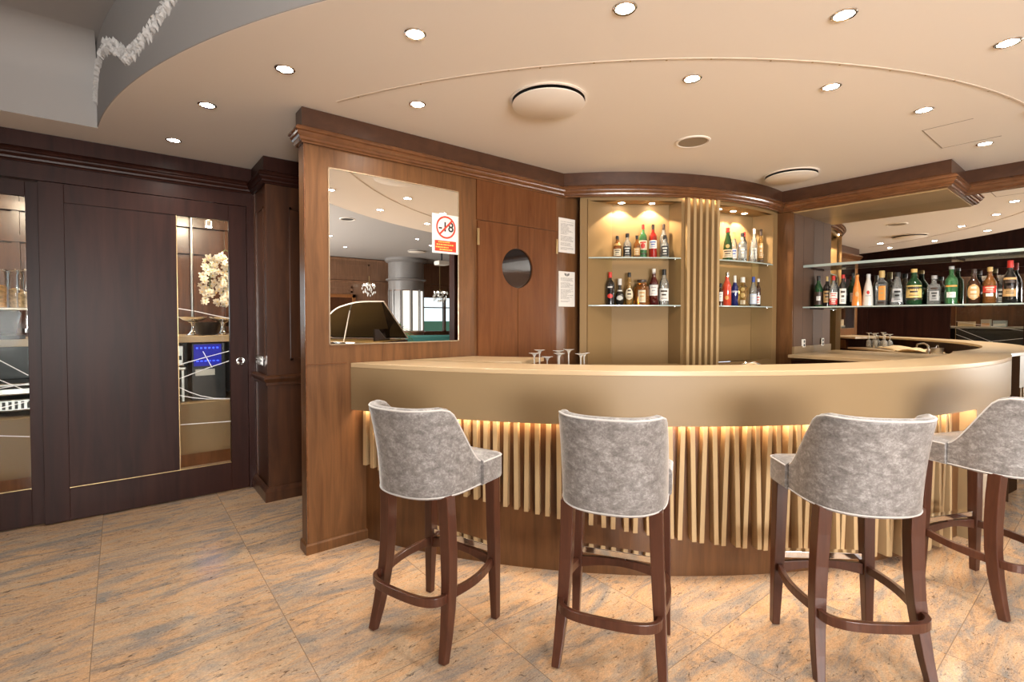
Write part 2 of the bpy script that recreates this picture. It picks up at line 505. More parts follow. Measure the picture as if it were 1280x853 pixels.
# crown moulding with frieze: partition, cabinet, soffit, bar mirror
frieze = [(-0.01, HC - 0.002), (0.014, HC - 0.002), (0.014, 2.490), (-0.01, 2.490)]
crown = [(-0.01, 2.492), (0.014, 2.492), (0.022, 2.486), (0.034, 2.484), (0.047, 2.476), (0.058, 2.462), (0.06, 2.450),
         (0.05, 2.446), (0.047, 2.436), (0.04, 2.426), (0.032, 2.42), (0.03, 2.408), (0.02, 2.402), (0.016, 2.394), (-0.01, 2.394)]
a0 = -(180 - math.degrees(math.asin((CC[1] - YM) / 2.43))); a1 = -math.degrees(math.acos((4.96 - CC[0]) / 2.43))
cpath = [(0.842, YM + 0.11), (0.842, YM)] + [pol(2.43, a0 + (a1 - a0) * i / 40)[:2] for i in range(41)] + [(4.96, 0.885), (XE, 0.885), (XE, -2.6)]
struct('trim_7', MB().sweep(crown, cpath), wood_crown, 'brown wood crown moulding following mirror wall, curved cabinet and soffit', 'crown moulding')
struct('trim_14', MB().sweep(frieze, cpath), wood_frieze, 'dark flat frieze board above the crown moulding of the bar', 'frieze')
struct('trim_8', MB().sweep(crown, [(-1.36, YL - 0.006), (0.862, YL - 0.006), (0.862, 4.045), (3.0, 4.045)]), wood_dark, 'dark crown moulding above the sliding doors', 'crown moulding')
struct('trim_15', MB().sweep(frieze, [(-1.36, YL - 0.006), (0.862, YL - 0.006), (0.862, 4.045), (3.0, 4.045)]), wood_dark, 'dark frieze board above the sliding doors', 'frieze')
# soffit over the bottle shelves
mb = MB().box((4.962, 0.89, 2.386), (XE, 2.02, HC)).box((4.975, 0.90, 2.378), (XE - 0.002, 2.0, 2.388), 1)
struct('trim_9', mb, [wood_bar, gold_panel], 'lowered wood soffit with gold beige underside over the bottle shelves', 'soffit')
# access hatch line and cable track on the ceiling
mb = MB()
for i in range(60):
    pass
mb.ring(4.193, 4.207, -155.5, -96.5, HC - 0.0025, HC, 120)
for a in (-153.4, -148, -141.5, -139.4, -135.9, -133.6, -131.3, -128.5, -124.6, -121.8, -119.8, -115.9, -112.9, -110.2, -106, -103.1, -100.4):
    p = pol(4.2 + rnd.uniform(-.006, .006), a)
    mb.lathe([(0.005, HC - 0.004), (0.005, HC - 0.001)], p, 8, 1)
mb.ring(4.185, 4.215, -99.0, -96.6, HC - 0.012, HC, 8, 2)
struct('trim_10', mb, [plain('track_plaster', (0.62, 0.52, 0.42), 0.7), brass, dark_gap], 'thin curved cable track with screw heads across the cream ceiling', 'ceiling track')
mb = MB()
hl = [(4.06, 0.865), (4.59, 0.856), (4.585, 0.50)]
for (p, q) in (((4.06, 0.62), (4.06, 0.862)), ((4.06, 0.862), (4.588, 0.862)), ((4.588, 0.862), (4.588, 0.56))):
    d = (Vector(q) - Vector(p)).normalized(); n = Vector((-d.y, d.x)) * 0.003
    p = Vector(p); q = Vector(q)
    mb.prism([tuple(p - n), tuple(q - n), tuple(q + n), tuple(p + n)], HC - 0.0015, HC)
struct('trim_11', mb, plain('hatch_seam', (0.30, 0.24, 0.18), 0.8), 'fine seam of the access hatch in the ceiling right of the bar', 'ceiling seam')

# ------------------------------------------------------------------ plaster garland on the recess face


def garland():
    mb = MB()
    # swag heights along the curved face (angle about CC, z)
    key = [(-174.2, 2.74), (-173.98, 2.804), (-173.3, 2.867), (-172.4, 2.911), (-170.6, 2.928), (-169.35, 2.92), (-167.3, 2.85), (-166, 2.788), (-165, 2.735), (-163.7, 2.732), (-161.4, 2.765), (-160.1, 2.806), (-159, 2.847), (-156, 2.93), (-151, 2.86)]
    r = 4.905
    for k in range(620):
        u = rnd.random() * (len(key) - 1); i = int(u); t = u - i
        a = key[i][0] + (key[i + 1][0] - key[i][0]) * t; z = key[i][1] + (key[i + 1][1] - key[i][1]) * t
        w = 0.032 if a > -172 else 0.018
        z += rnd.uniform(-w, w)
        ang = rnd.uniform(0.2, 1.5); L = rnd.uniform(0.014, 0.027)
        c = Vector(pol(r, a, z)); n = Vector((math.cos(R(a)), math.sin(R(a)), 0)); tg = Vector((-n.y, n.x, 0)); up = Vector((0, 0, 1))
        d = tg * math.cos(ang) + up * math.sin(ang); e = n.cross(d)
        tip = n * rnd.uniform(0.008, 0.02)
        v = [c - d * L, c + e * L * .38 + tip * .4, c + d * L + tip, c - e * L * .38 + tip * .4, c + tip * 1.3, c - n * 0.006]
        mb.add(v, [(0, 1, 4), (1, 2, 4), (2, 3, 4), (3, 0, 4), (1, 0, 5), (2, 1, 5), (3, 2, 5), (0, 3, 5)], 0)
    o = mb.build('plaster_garland', plain('stucco_relief', (0.55, 0.53, 0.51), 0.7))
    tag(o, 'white stucco leaf garland on the curved grey ceiling upstand', 'garland')


garland()

# ------------------------------------------------------------------ sliding doors


def sliding_door(name, W, H, inset, pane, label, lines, loc, rz=0, handle=None, mats=None):
    """local x along the leaf, front face at y=0 looking to -y"""
    m = mats or wood_dark
    rt = root(name, loc, rz, label, 'sliding door', kind='structure')
    T = 0.04
    x0, x1, z0, z1 = inset if inset else (None,) * 4
    g0, g1, gz0, gz1 = pane
    lo = min(x0, g0) if inset else g0; hi = max(x1, g1) if inset else g1
    mb = MB()
    mb.box((0, 0, 0.008), (lo, T, H)).box((hi, 0, 0.008), (W, T, H))
    mb.box((lo, 0.0008, 0.008), (hi, T, gz0)).box((lo, 0.0008, gz1), (hi, T, H))
    mb.build('frame', m, rt, bevel=0.002)
    if inset:
        mb = MB().box((x0, 0.008, z0), (x1, T - 0.004, z1))
        mb.build('inset_panel', m, rt)
    p = MB().box((g0, 0.014, gz0), (g1, 0.020, gz1)).build('glass_pane', pane_m, rt)
    mb = MB()
    for ln in lines:
        pts = [(x, 0.0125, z) for x, z in ln]
        mb.bar(pts, 0.002, 0.0055, up=(0.3, 0, 1))
    if lines:
        tag(mb.build('etched_line', white_line, p), 'fine white curved lines etched across the glass')
    bd = MB().box((g0 - 0.004, 0.004, gz0), (g0, 0.02, gz1)).box((g1, 0.004, gz0), (g1 + 0.004, 0.02, gz1)).box((lo, 0.003, gz0), (hi, 0.008, gz0 + 0.004))
    bd.build('glazing_bead', brass, rt)
    if handle:
        hx, hz = handle
        M = Matrix.Translation((hx, 0, hz)) @ Matrix.Rotation(R(90), 4, 'X')
        mb = MB().lathe([(0.016, -0.002), (0.016, 0.002), (0.028, 0.004), (0.031, 0.003), (0.032, 0.0)], n=24, M=M, cap=False)
        mb.lathe([(0.001, -0.001), (0.016, -0.001)], n=20, mi=1, M=M, cap=False)
        tag(mb.build('handle', [chrome, brass], rt), 'round chrome recessed pull')
    return rt


L1 = [[(.347, 1.035), (.50, 1.079), (.677, 1.125)], [(.345, .928), (.51, .992), (.676, 1.046)], [(.345, .861), (.41, .82), (.483, .784), (.57, .757), (.679, .743)],
      [(.344, .802), (.42, .778), (.52, .756), (.679, .741)], [(.347, .577), (.684, .560)], [(.347, 1.461), (.455, 1.442), (.56, 1.415), (.683, 1.387)], [(.50, 1.13), (.56, 1.0)]]
x_ = -.412
sliding_door('door_1', 1.222, 2.289, (.127, .755, .225, 2.165), (.755, 1.097, .230, 2.163), 'wide dark sliding door leaf with solid panel and narrow glass strip',
             [[(x - x_, z) for x, z in l] for l in L1], (x_, YL, 0), 0, (1.170, 1.042))
L2 = [[(-.95, 1.33), (-.608, 1.112), (-.481, 1.009)], [(-.95, 1.17), (-.61, .986), (-.483, .902)], [(-.95, .87), (-.611, .934), (-.482, .956)], [(-.95, .73), (-.614, .807), (-.484, .836)], [(-.95, .65), (-.617, .626), (-.481, .601)]]
x_ = -1.28
sliding_door('door_2', 0.90, 2.285, None, (.14, .803, .252, 2.187), 'dark framed glass sliding door at the left edge with white etched lines',
             [[(x - x_, z) for x, z in l] for l in L2], (x_, YL + 0.045, 0), 0)
# matching doors in the side wall, seen in the bar mirror; local +x runs along -Y... (front looks to +X)
L3 = [[(.10, .78), (.98, 1.22)], [(.10, .70), (.98, 1.10)], [(.10, 1.05), (.98, .90)], [(.10, 1.18), (.98, 1.34)]]
sliding_door('door_3', 2.45, 2.289, (1.06, 2.36, .225, 2.165), (.10, .98, .230, 2.163), 'dark sliding door with wide etched glass seen only in the bar mirror', L3, (-1.3, 1.06, 0), R(90), None)
struct('wall_west', MB().box((-1.42, -8.0, 0), (-1.3, 1.06, HR)).box((-1.42, 1.06, 2.292), (-1.3, 4.47, HR)).box((-1.42, 3.51, 0), (-1.3, 4.47, 2.3)), wood_dark, 'dark wood side wall seen in the bar mirror', 'wall')
# pull plate on the pier beside the door
mb = MB().box((0.846, 4.20, 1.03), (0.864, 4.36, 1.047)).box((0.846, 4.20, 1.065), (0.864, 4.36, 1.078)).box((0.856, 4.19, 1.02), (0.8635, 4.37, 1.09))
tag(mb.build('door_pull', brushed), 'small steel latch plate on the side of the mahogany pier', 'latch')

# ------------------------------------------------------------------ buffet room behind the doors
struct('wall_buffet', MB().box((-3.3, 6.3, 0), (3.2, 6.4, 2.7)).box((3.1, 4.6, 0), (3.2, 6.3, 2.7)).box((-3.4, -1.0, 0), (-3.3, 6.4, 2.7)).box((-3.4, -1.1, 0), (-1.42, -1.0, 2.7)), wood_pier, 'brown wood walls of the buffet room behind the glass', 'wall')
struct('ceiling_buffet', MB().box((-3.4, 4.62, 2.6), (3.2, 6.4, 2.66)).box((-3.4, -1.1, 2.6), (-1.42, 4.62, 2.66)), plaster, 'ceiling of the buffet room behind the glass', 'ceiling')
mb = MB()
for x in (-1.6, -0.75, 0.22, 0.92, 1.6):
    mb.box((x, 6.27, 0), (x + 0.05, 6.30, 2.6))
mb.box((-3.3, 6.26, 2.08), (3.1, 6.30, 2.14)).box((-3.3, 6.24, 2.36), (3.1, 6.30, 2.44)).box((-3.3, 6.27, 1.3), (3.1, 6.30, 1.34))
struct('trim_12', mb, wood_pier, 'wood battens on the buffet room wall', 'wall trim')

rt = root('buffet_counter', (0, 0, 0), 0, 'beige buffet counter behind the sliding door glass with a dark recess', 'counter')
MB().box((-1.2, 5.45, 0.12), (1.9, 6.2, 0.593)).build('base_cabinet', beige, rt)
MB().box((-1.2, 5.47, 0.0), (1.9, 6.2, 0.12)).build('plinth', wood_light, rt)
MB().box((-1.2, 6.1, 0.593), (1.9, 6.2, 1.163)).box((-1.2, 5.46, 0.593), (-1.14, 6.2, 1.163)).box((1.84, 5.46, 0.593), (1.9, 6.2, 1.163)).build('recess', black, rt)
MB().box((-1.2, 5.45, 1.163), (1.9, 6.2, 1.223)).build('worktop', beige_top, rt, bevel=0.003)

rt = root('drinks_machine', (0.66, 5.62, 0.5945), 0, 'black drinks machine with a glowing blue display in the buffet recess', 'drinks machine')
MB().box((-.13, 0, 0.0), (.16, .36, .555)).build('body', black, rt, bevel=0.006)
mb = MB().box((-.11, -.006, .33), (.12, 0.0, .54))
mb.build('display', blue_panel, rt)
for i in range(6):
    MB().box((-.09 + i * .034, -.010, .50), (-.076 + i * .034, -.005, .512)).build('display_light', blue_led, rt)
    MB().box((-.09 + i * .034, -.010, .375), (-.072 + i * .034, -.005, .383)).build('display_light', blue_led, rt)
mb = MB().box((-.10, -.03, .24), (.06, .0, .30)); mb.build('spout', white_plastic, rt)
rt = root('toaster', (0.45, 5.60, 0.5945), 0, 'silver conveyor toaster beside the blue drinks machine', 'toaster')
MB().box((-.22, 0, .34), (.02, .34, .54)).box((-.22, .01, .30), (.04, .34, .33)).build('body', brushed, rt, bevel=0.01)
MB().box((-.22, .02, 0), (-.2, .3, .32)).build('leg', brushed, rt)
MB().box((0, .02, 0), (.02, .3, .32)).build('leg', brushed, rt)
MB().box((-.2, -.004, .40), (0, 0.0, .44)).build('slot', black, rt)


def lathe_thing(name, prof, loc, mat, label, cat, n=24, group=None, sq=None):
    o = MB().lathe(prof, n=n, sq=sq).build(name, mat)
    o.location = loc
    return tag(o, label, cat, group)


for i, (x, lab) in enumerate(((0.545, 'left chrome pedestal stand with a dark bowl on the buffet worktop'), (0.79, 'right chrome pedestal stand with a dark bowl, half behind the door stile'))):
    rt = root('pedestal_bowl', (x, 5.58, 1.223), 0, lab, 'bowl', 'pedestal bowls on the buffet')
    MB().lathe([(.001, 0), (.058, 0), (.06, .008), (.035, .02), (.016, .05), (.012, .09), (.02, .12), (.05, .135), (.001, .135)], n=24).build('stand', chrome, rt)
    MB().lathe([(.03, .135), (.085, .15), (.118, .175), (.12, .18), (.112, .178), (.06, .155), (.001, .15)], n=28).build('bowl', chrome, rt)
lathe_thing('serving_dish', [(.001, 0), (.09, 0), (.13, .11), (.135, .13), (.128, .13), (.08, .02), (.001, .02)], (.69, 5.82, 1.223), black, 'black round serving dish behind the chrome stands', 'dish', 28)


def orchid():
    rt = root('orchid', (1.02, 5.64, 1.223), 0, 'white orchid with a hanging cluster of blooms behind the door glass', 'orchid')
    MB().lathe([(.001, 0), (.07, 0), (.095, .12), (.09, .2), (.082, .2), (.07, .03), (.001, .03)], n=24).build('pot', white_plastic, rt)
    mb = MB()
    pts = [(0, 0, .1), (-.01, 0, .5), (-.05, -.02, .78), (-.2, -.05, .84), (-.33, -.08, .7), (-.34, -.09, .4)]
    mb.tube(pts, .006, 6)
    mb.tube([(0, 0, .1), (.04, 0, .55), (0, -.05, .82), (-.16, -.1, .76), (-.23, -.1, .42)], .005, 6)
    mb.build('stem', plain('orchid_stem', (0.10, 0.13, 0.05), .6), rt)
    fm = plain('orchid_petal', (0.80, 0.72, 0.60), .5, sheen=.3)
    mb = MB()
    for k in range(95):
        t = rnd.random()
        c = Vector((-.29 + rnd.uniform(-.13, .15) * (1 - .5 * abs(t - .45)), -.09 + rnd.uniform(-.07, .08), .29 + t * .50))
        s = rnd.uniform(.024, .036); yaw = rnd.uniform(-.9, .9); tilt = rnd.uniform(-.5, .5)
        M = Matrix.Translation(c) @ Matrix.Rotation(yaw, 4, 'Z') @ Matrix.Rotation(tilt, 4, 'X')
        for j in range(5):
            a = 2 * PI * j / 5 + rnd.uniform(-.1, .1)
            d = Vector((math.cos(a), 0, math.sin(a))); e = Vector((-math.sin(a), 0, math.cos(a))); y = Vector((0, -1, 0))
            v = [Vector((0, 0, 0)), d * s * .55 + e * s * .42 + y * s * .18, d * s * 1.05 + e * s * .22 - y * s * .05, d * s * 1.15 - y * .1 * s, d * s * 1.05 - e * s * .22 - y * s * .05, d * s * .55 - e * s * .42 + y * s * .18, d * s * .6 + y * s * .02]
            mb.add([M @ p for p in v], [(0, 1, 6), (1, 2, 6), (2, 3, 6), (3, 4, 6), (4, 5, 6), (5, 0, 6)], 0, True)
        mb.lathe([(.001, -.006), (.007, 0), (.001, .008)], n=6, M=M @ Matrix.Translation((0, -.01, 0)) @ Matrix.Rotation(R(90), 4, 'X'), cap=False, mi=1)
    mb.build('flower', [fm, yellow_ink], rt)


orchid()

# cereal jars, their shelf and the machine under it, at the far left
tag(MB().box((-1.1, 5.45, 1.455), (-.48, 5.75, 1.469)).build('jar_shelf', white_plastic), 'pale shelf carrying the cereal jars behind the left glass door', 'shelf')
cer = []
for i, c in enumerate(((.75, .42, .15), (.75, .50, .26), (.70, .48, .26))):
    m, nt, b = newmat('cereal_%d' % i)
    f = noise(nt, coords(nt, (1, 1, 1)), 60, 3)
    r = ramp(nt, [(.35, tuple(q * .55 for q in c)), (.6, c)]); nt.links.new(f, r.inputs['Fac']); nt.links.new(r.outputs['Color'], b.inputs['Base Color'])
    cer.append(m)
for i, (x, y, h, lab) in enumerate(((-.745, 5.56, .17, 'cereal jar nearest the left picture edge, over half full'), (-.660, 5.655, .15, 'slim middle cereal jar behind the left glass door'), (-.595, 5.56, .12, 'cereal jar beside the left door stile with pale flakes'))):
    rt = root('cereal_jar', (x, y, 1.469), 0, lab, 'jar', 'cereal jars behind the left door')
    MB().lathe([(.001, 0), (.046, 0), (.05, .01), (.05, .27), (.044, .285)], n=24, cap=False).build('jar', jar_glass, rt)
    MB().lathe([(.001, .285), (.05, .285), (.052, .295), (.045, .305), (.012, .31), (.001, .32)], n=24).build('lid', jar_glass, rt)
    MB().lathe([(.001, .006), (.045, .006), (.045, h), (.02, h + .012), (.001, h + .006)], n=20).build('cereal', cer[i], rt)
rt = root('juice_machine', (-.72, 5.52, 1.223), 0, 'black machine under the cereal jar shelf', 'machine')
MB().lathe([(.001, 0), (.12, 0), (.12, .03), (.07, .05), (.085, .13), (.10, .2), (.09, .225), (.001, .23)], n=24, sq=4).build('body', black, rt)
MB().lathe([(.001, .05), (.015, .05), (.015, .08), (.001, .08)], (.13, -.03, 0), 10).build('tap', chrome, rt)
rt = root('grill', (-.72, 5.6, .5945), 0, 'steel contact grill in the buffet recess at far left', 'grill')
MB().box((-.3, 0, .04), (.3, .36, .14)).box((-.3, .0, .17), (.3, .36, .27)).build('body', brushed, rt, bevel=.012)
mb = MB()
for i in range(16):
    mb.box((-.28 + i * .036, -.008, .06), (-.262 + i * .036, 0, .12))
mb.build('rib', black, rt)
MB().tube([(-.22, 0, .22), (-.22, -.07, .24), (.22, -.07, .24), (.22, 0, .22)], .012, 8).build('handle', black, rt)
tag(MB().box((-.3, 6.255, 1.28), (.36, 6.268, 1.96)).build('window_2', emit('daylit_glass', (.75, .9, 1), 1.3)), 'small bright window behind the buffet', 'window', kind='structure')
lathe_thing('steel_post', [(.012, 0), (.012, 1.3)], (.60, 6.18, .95 + .273), brushed, 'slim chrome post against the buffet room wall', 'post', 12)
rt = root('pendant_spot', (.655, 5.35, 2.6), 0, 'tiny pendant spot hanging in front of the orchid', 'lamp')
MB().tube([(0, 0, 0), (0, 0, -.32)], .004, 6).build('cord', black, rt)
MB().lathe([(.03, -.36), (.03, -.31), (.012, -.3), (.012, -.28)], n=14, cap=True).build('shade', brushed, rt)
MB().lathe([(.001, -.3615), (.024, -.3615), (.024, -.365), (.001, -.365)], n=14).build('bulb', lens_m, rt)

# counter behind the side-wall doors (in the bar mirror)
rt = root('sideboard', (0, 0, 0), 0, 'black topped sideboard with white tray rail, seen in the bar mirror', 'sideboard')
MB().box((-2.6, .6, 0.1), (-1.95, 3.4, .72)).build('base_cabinet', beige, rt)
MB().box((-2.6, .6, .72), (-2.5, 3.4, 1.2)).build('back_panel', black, rt)
MB().box((-2.62, .6, 1.2), (-2.0, 3.4, 1.235)).build('shelf', white_plastic, rt)
for i, (y, w, h, c, lab) in enumerate(((2.02, .24, .1, (.72, .6, .42), 'flat cream carton on the sideboard shelf in the bar mirror'), (1.74, .13, .14, (.75, .68, .6), 'upright white carton beside the cream one in the bar mirror'), (1.55, .18, .12, (.62, .74, .82), 'pale blue tissue carton in the bar mirror'))):
    rt = root('carton', (-2.15, y, 1.235), 0, lab, 'carton', 'cartons on the sideboard')
    MB().box((-.08, -w / 2, 0), (.08, w / 2, h)).build('box', plain('carton_%d' % i, c, .6), rt, bevel=.002)
    MB().box((.0805, -w / 2 + .01, .015), (.082, w / 2 - .01, h * .5)).build('printed_band', plain('carton_band_%d' % i, ((.7, .5, .3), (.75, .45, .25), (.85, .85, .85))[i], .6), rt)

# ------------------------------------------------------------------ bar counter


def aL(r): return -(180 - math.degrees(math.asin((CC[1] - YM + 0.002) / r)))
def aR(r): return -math.degrees(math.acos((XE - 0.006 - CC[0]) / r))
def aE(r): return -math.degrees(math.acos((5.22 - CC[0]) / r))


ZT, ZB = 1.112, 0.825
rt = root('bar_counter', pol(3.8, -128), 0, 'long curved beige bar counter with slatted glowing front', 'bar counter')
W = Matrix.Translation(Vector(pol(3.8, -128))).inverted()
MB().ring(3.66, 4.0, aL, aR, 1.086, ZT, 110).build('counter_top', beige_top, rt, bevel=0.002, M=W)
MB().ring(3.982, 4.0, aL, aE, ZB, 1.086, 100).build('fascia', beige, rt, M=W)
MB().ring(3.90, 4.0, aE, aR, 0, 1.086, 8).build('end_post', post_m, rt, M=W)
MB().ring(3.905, 3.998, -99.4, -92.5, 0, ZB, 10).build('end_panel', beige, rt, M=W)
MB().ring(3.90, 3.915, aL, aE, 0, 1.086, 100).build('plinth', wood_plinth, rt, M=W)
MB().ring(3.915, 3.982, aL, aE, .862, .872, 100).build('cover_board', beige, rt, M=W)
MB().ring(3.950, 3.981, -156.2, -99.8, .854, .861, 90).build('led_strip', led_m, rt, M=W)
MB().ring(3.17, 3.64, -144.5, -89.6, .93, .955, 90).build('work_shelf', beige_top, rt, M=W)
MB().ring(3.22, 3.24, -144.5, -89.6, .0, .93, 60).build('cupboard_front', wood_dark, rt, M=W)


def slats(angs, mb=None):
    mb = MB()
    for i, a in enumerate(angs):
        zb = max(0.02, 0.479 - 0.0097 * (a + 156))
        g = min(1, max(0, (a + 140) / 38))              # lean grows towards the right end
        lean = (1 if i % 2 else -1) * (0.10 + 0.95 * g) * (0.845 * 0.36)
        wid = 0.0118
        ft = 0.0 if i % 2 else 0.004
        top, bot = a - lean * .7, a + lean

        def P(ad, r, off, z):
            n = Vector((math.cos(R(ad)), math.sin(R(ad)), 0)); t = Vector((-n.y, n.x, 0))
            return Vector((CC[0], CC[1], z)) + n * r + t * off
        v = []
        for ad, z in ((bot, zb), (top, 0.832)):
            v += [P(ad, 3.915, -wid, z), P(ad, 3.968 - ft, -wid, z), P(ad, 3.968 - ft, wid, z), P(ad, 3.915, wid, z)]
        mb.add(v, [(0, 1, 2, 3), (7, 6, 5, 4), (0, 4, 5, 1), (1, 5, 6, 2), (2, 6, 7, 3), (3, 7, 4, 0)])
    return mb


slats([-156.1 + k * .845 for k in range(64)]).build('slat_screen', beige_slat, rt, M=W)
slats([-91.2 + k * .845 for k in range(8)]).build('slat_screen', beige_slat, rt, M=W)
# wall return of the counter with its drawer
dpoly = [(1.50, 2.972), (2.0, 2.972), (2.32, 2.56), (1.99, 2.40), (1.74, 2.58)]
rt = root('drawer_unit', (1.9, 2.7, 0), 0, 'counter return against the mirror wall with drawers facing inwards', 'drawer unit')
W2 = Matrix.Translation((-1.9, -2.7, 0))
MB().prism(dpoly, 1.087, 1.1125).build('worktop', beige_top, rt, M=W2)
dp = [(1.56, 2.97), (1.97, 2.97), (2.155, 2.705), (1.80, 2.505)]
MB().prism(dp, 0, 1.086).build('body', wood_dark, rt, M=W2)
d = (Vector((2.155, 2.705)) - Vector((1.97, 2.97))).normalized(); n = Vector((-d.y, d.x)); n = n if n.x > 0 else -n
for k, (z0, z1) in enumerate(((.93, 1.06), (.70, .90), (.12, .67))):
    p = Vector((1.97, 2.97)) + d * .03 + n * .001; q = Vector((2.155, 2.705)) - d * .03 + n * .001
    mb = MB().prism([tuple(p), tuple(q), tuple(q + n * .015), tuple(p + n * .015)], z0, z1)
    dr = mb.build('drawer', wood_plinth, rt, M=W2)
    c = (p + q) / 2 + n * .015
    MB().lathe([(.006, 0), (.006, .012), (.013, .018), (.012, .026), (.001, .03)], n=12, M=W2 @ Matrix.Translation((c.x, c.y, (z0 + z1) / 2)) @ Matrix.Rotation(math.atan2(n.y, n.x), 4, 'Z') @ Matrix.Rotation(R(90), 4, 'Y')).build('knob', brass, dr)

# back counter below the bar mirror
rt = root('back_counter', (5.15, 1.5, 0), 0, 'low beige topped work counter in front of the taupe pier', 'work counter')
W2 = Matrix.Translation((-5.15, -1.5, 0))
MB().box((4.85, .98, 1.022), (XE - .006, 1.982, 1.05)).build('worktop', beige_top, rt, bevel=.002, M=W2)
MB().box((4.90, 1.0, 0), (XE - .008, 1.978, 1.02)).build('body', wood_bar, rt, M=W2)
mb = MB()
for k in range(2):
    mb = MB().box((4.884, 1.01 + k * .485, .08), (4.8995, 1.48 + k * .485, 1.0)).build('door', wood_dark, rt, M=W2)
    MB().box((4.870, 1.40 + k * .13, .80), (4.884, 1.412 + k * .13, .95)).build('handle', chrome, mb, M=W2)

# ------------------------------------------------------------------ lit display cabinet (curved)
NT = 2.372
rt = root('display_cabinet', (4.3, 2.9, 0), 0, 'curved gold beige display cabinet with lit bottle niches', 'display cabinet')
W2 = Matrix.Translation((-4.3, -2.9, 0))
mb = MB()
mb.ring(2.34, 2.40, -137.1, -135.7, 0, NT + .03, 4).ring(2.36, 2.40, -116.2, -107.85, 0, NT + .03, 14).ring(2.34, 2.40, -88.3, -86.0, 0, NT + .03, 4)
mb.ring(2.36, 2.40, -135.7, -116.2, 0, 1.0, 16).ring(2.36, 2.40, -107.85, -88.3, 0, 1.0, 16)
mb.ring(2.36, 2.40, -137.1, -86.0, NT, 2.42, 50)
mb.build('face_frame', niche_mat, rt, M=W2)
n1 = [(3.073, 2.854), (3.342, 2.823), (3.761, 2.517), (3.729, 2.377)]
n2 = [(4.054, 2.246), (4.105, 2.46), (4.84, 2.317), (4.861, 2.131)]
for npts in (n1, n2):
    mb = MB()
    for p, q in zip(npts[:-1], npts[1:]):
        d = (Vector(q) - Vector(p)).normalized(); nn = Vector((d.y, -d.x)) * .012   # towards the back
        c = Vector((CC[0], CC[1]))
        if (Vector(p) + nn - c).length > (Vector(p) - nn - c).length and p == npts[1]: nn = -nn
        p = Vector(p); q = Vector(q)
        e = d * (.0 if True else 0)
        mb.prism([tuple(p), tuple(q), tuple(q + nn * (-1 if False else 1)), tuple(p + nn)], .98, NT + .012)
    mb.build('niche_lining', niche_mat, rt, M=W2)
    MB().prism([npts[0], npts[1], npts[2], npts[3]], NT, NT + .012).build('niche_ceiling', niche_mat, rt, M=W2)
mb = MB()
for k in range(6):
    a = -116.2 + (k + .5) * 8.35 / 6
    mb.ring(2.40, 2.447, a - .30, a + .30, .6, 2.405, 2)
mb.build('fluted_panel', flute_mat, rt, M=W2)
MB().ring(2.41, 2.44, -116.0, -108.0, 2.408, 2.414, 10).build('led_strip', emit('flute_led', (1, .80, .55), 45), rt, M=W2)


def niche_shelf(npts, a0, a1, z):
    pts = [pol(2.405, a0 + (a1 - a0) * i / 14)[:2] for i in range(15)]
    b_ = [Vector(npts[2]), Vector(npts[1])]
    cc = Vector((CC[0], CC[1]))
    b_ = [tuple(p + (p - cc).normalized() * .006) for p in b_]
    o = MB().prism(pts + b_, z - .010, z).build('glass_shelf', shelf_glass, rt, M=W2)
    MB().ring(2.404, 2.4075, a0, a1, z - .010, z, 14).build('edge', shelf_edge, o, M=W2)
    for a, r_ in ((a0 + .8, 2.37), (a1 - .8, 2.37)):
        MB().lathe([(.007, 0), (.007, .007)], pol(r_, a, z - .017), 10).build('shelf_pin', chrome, o, M=W2)


for z in (1.90, 1.50):
    niche_shelf(n1, -135.4, -116.6, z); niche_shelf(n2, -107.5, -88.7, z)
NL = [pol(2.305, -128.4), pol(2.300, -121.8), pol(2.265, -104.2), pol(2.265, -99.4), pol(2.262, -95.0)]
for p in NL:
    MB().lathe([(.026, NT - .003), (.03, NT - .001), (.03, NT + .002)], p, 16, cap=False).lathe([(.001, NT - .002), (.024, NT - .002)], p, 16, 1, cap=False).build('niche_light', [brushed, lens_m], rt, M=W2)

# ------------------------------------------------------------------ bar mirror and glass shelves
rt = root('bar_mirror', (XE, .05, 0), 0, 'large frameless mirror behind the right hand bottle shelves', 'mirror')
MB().box((-.006, -1.95, 0.0), (-.0005, 1.942, 2.392)).build('mirror_glass', mirror_m, rt)
for z, t, lab in ((1.5, .010, 'long lower glass shelf carrying bottles before the bar mirror'), (1.902, .022, 'empty upper glass shelf before the bar mirror')):
    rt = root('wall_shelf', (5.3, .7, z), 0, lab, 'shelf')
    MB().box((-.11, -1.4, -t), (.141, 1.29, 0)).build('glass_plate', shelf_glass if t < .012 else frosted, rt)
    MB().box((-.1125, -1.4, -t - .001), (-.110, 1.29, .0005)).build('edge', shelf_edge, rt)
    mb = MB()
    for y in (1.27, .2, -.9):
        mb.box((-.02, y - .01, -t - .012), (.141, y + .01, -t)).box((-.03, y - .012, -t - .012), (-.015, y + .012, .006))
    mb.build('bracket', chrome, rt)
rt = root('power_socket', (5.21, 1.9935, 1.145), 0, 'white double power socket low on the taupe facing', 'power socket')
MB().box((-.035, -.012, -.04), (.035, 0, .04)).build('plate', white_plastic, rt, bevel=.003)
mb = MB()
for z in (-.018, .018):
    mb.lathe([(.013, 0), (.013, .004)], n=14, M=Matrix.Translation((0, -.0125, z)) @ Matrix.Rotation(R(90), 4, 'X'))
mb.build('outlet', black, rt)

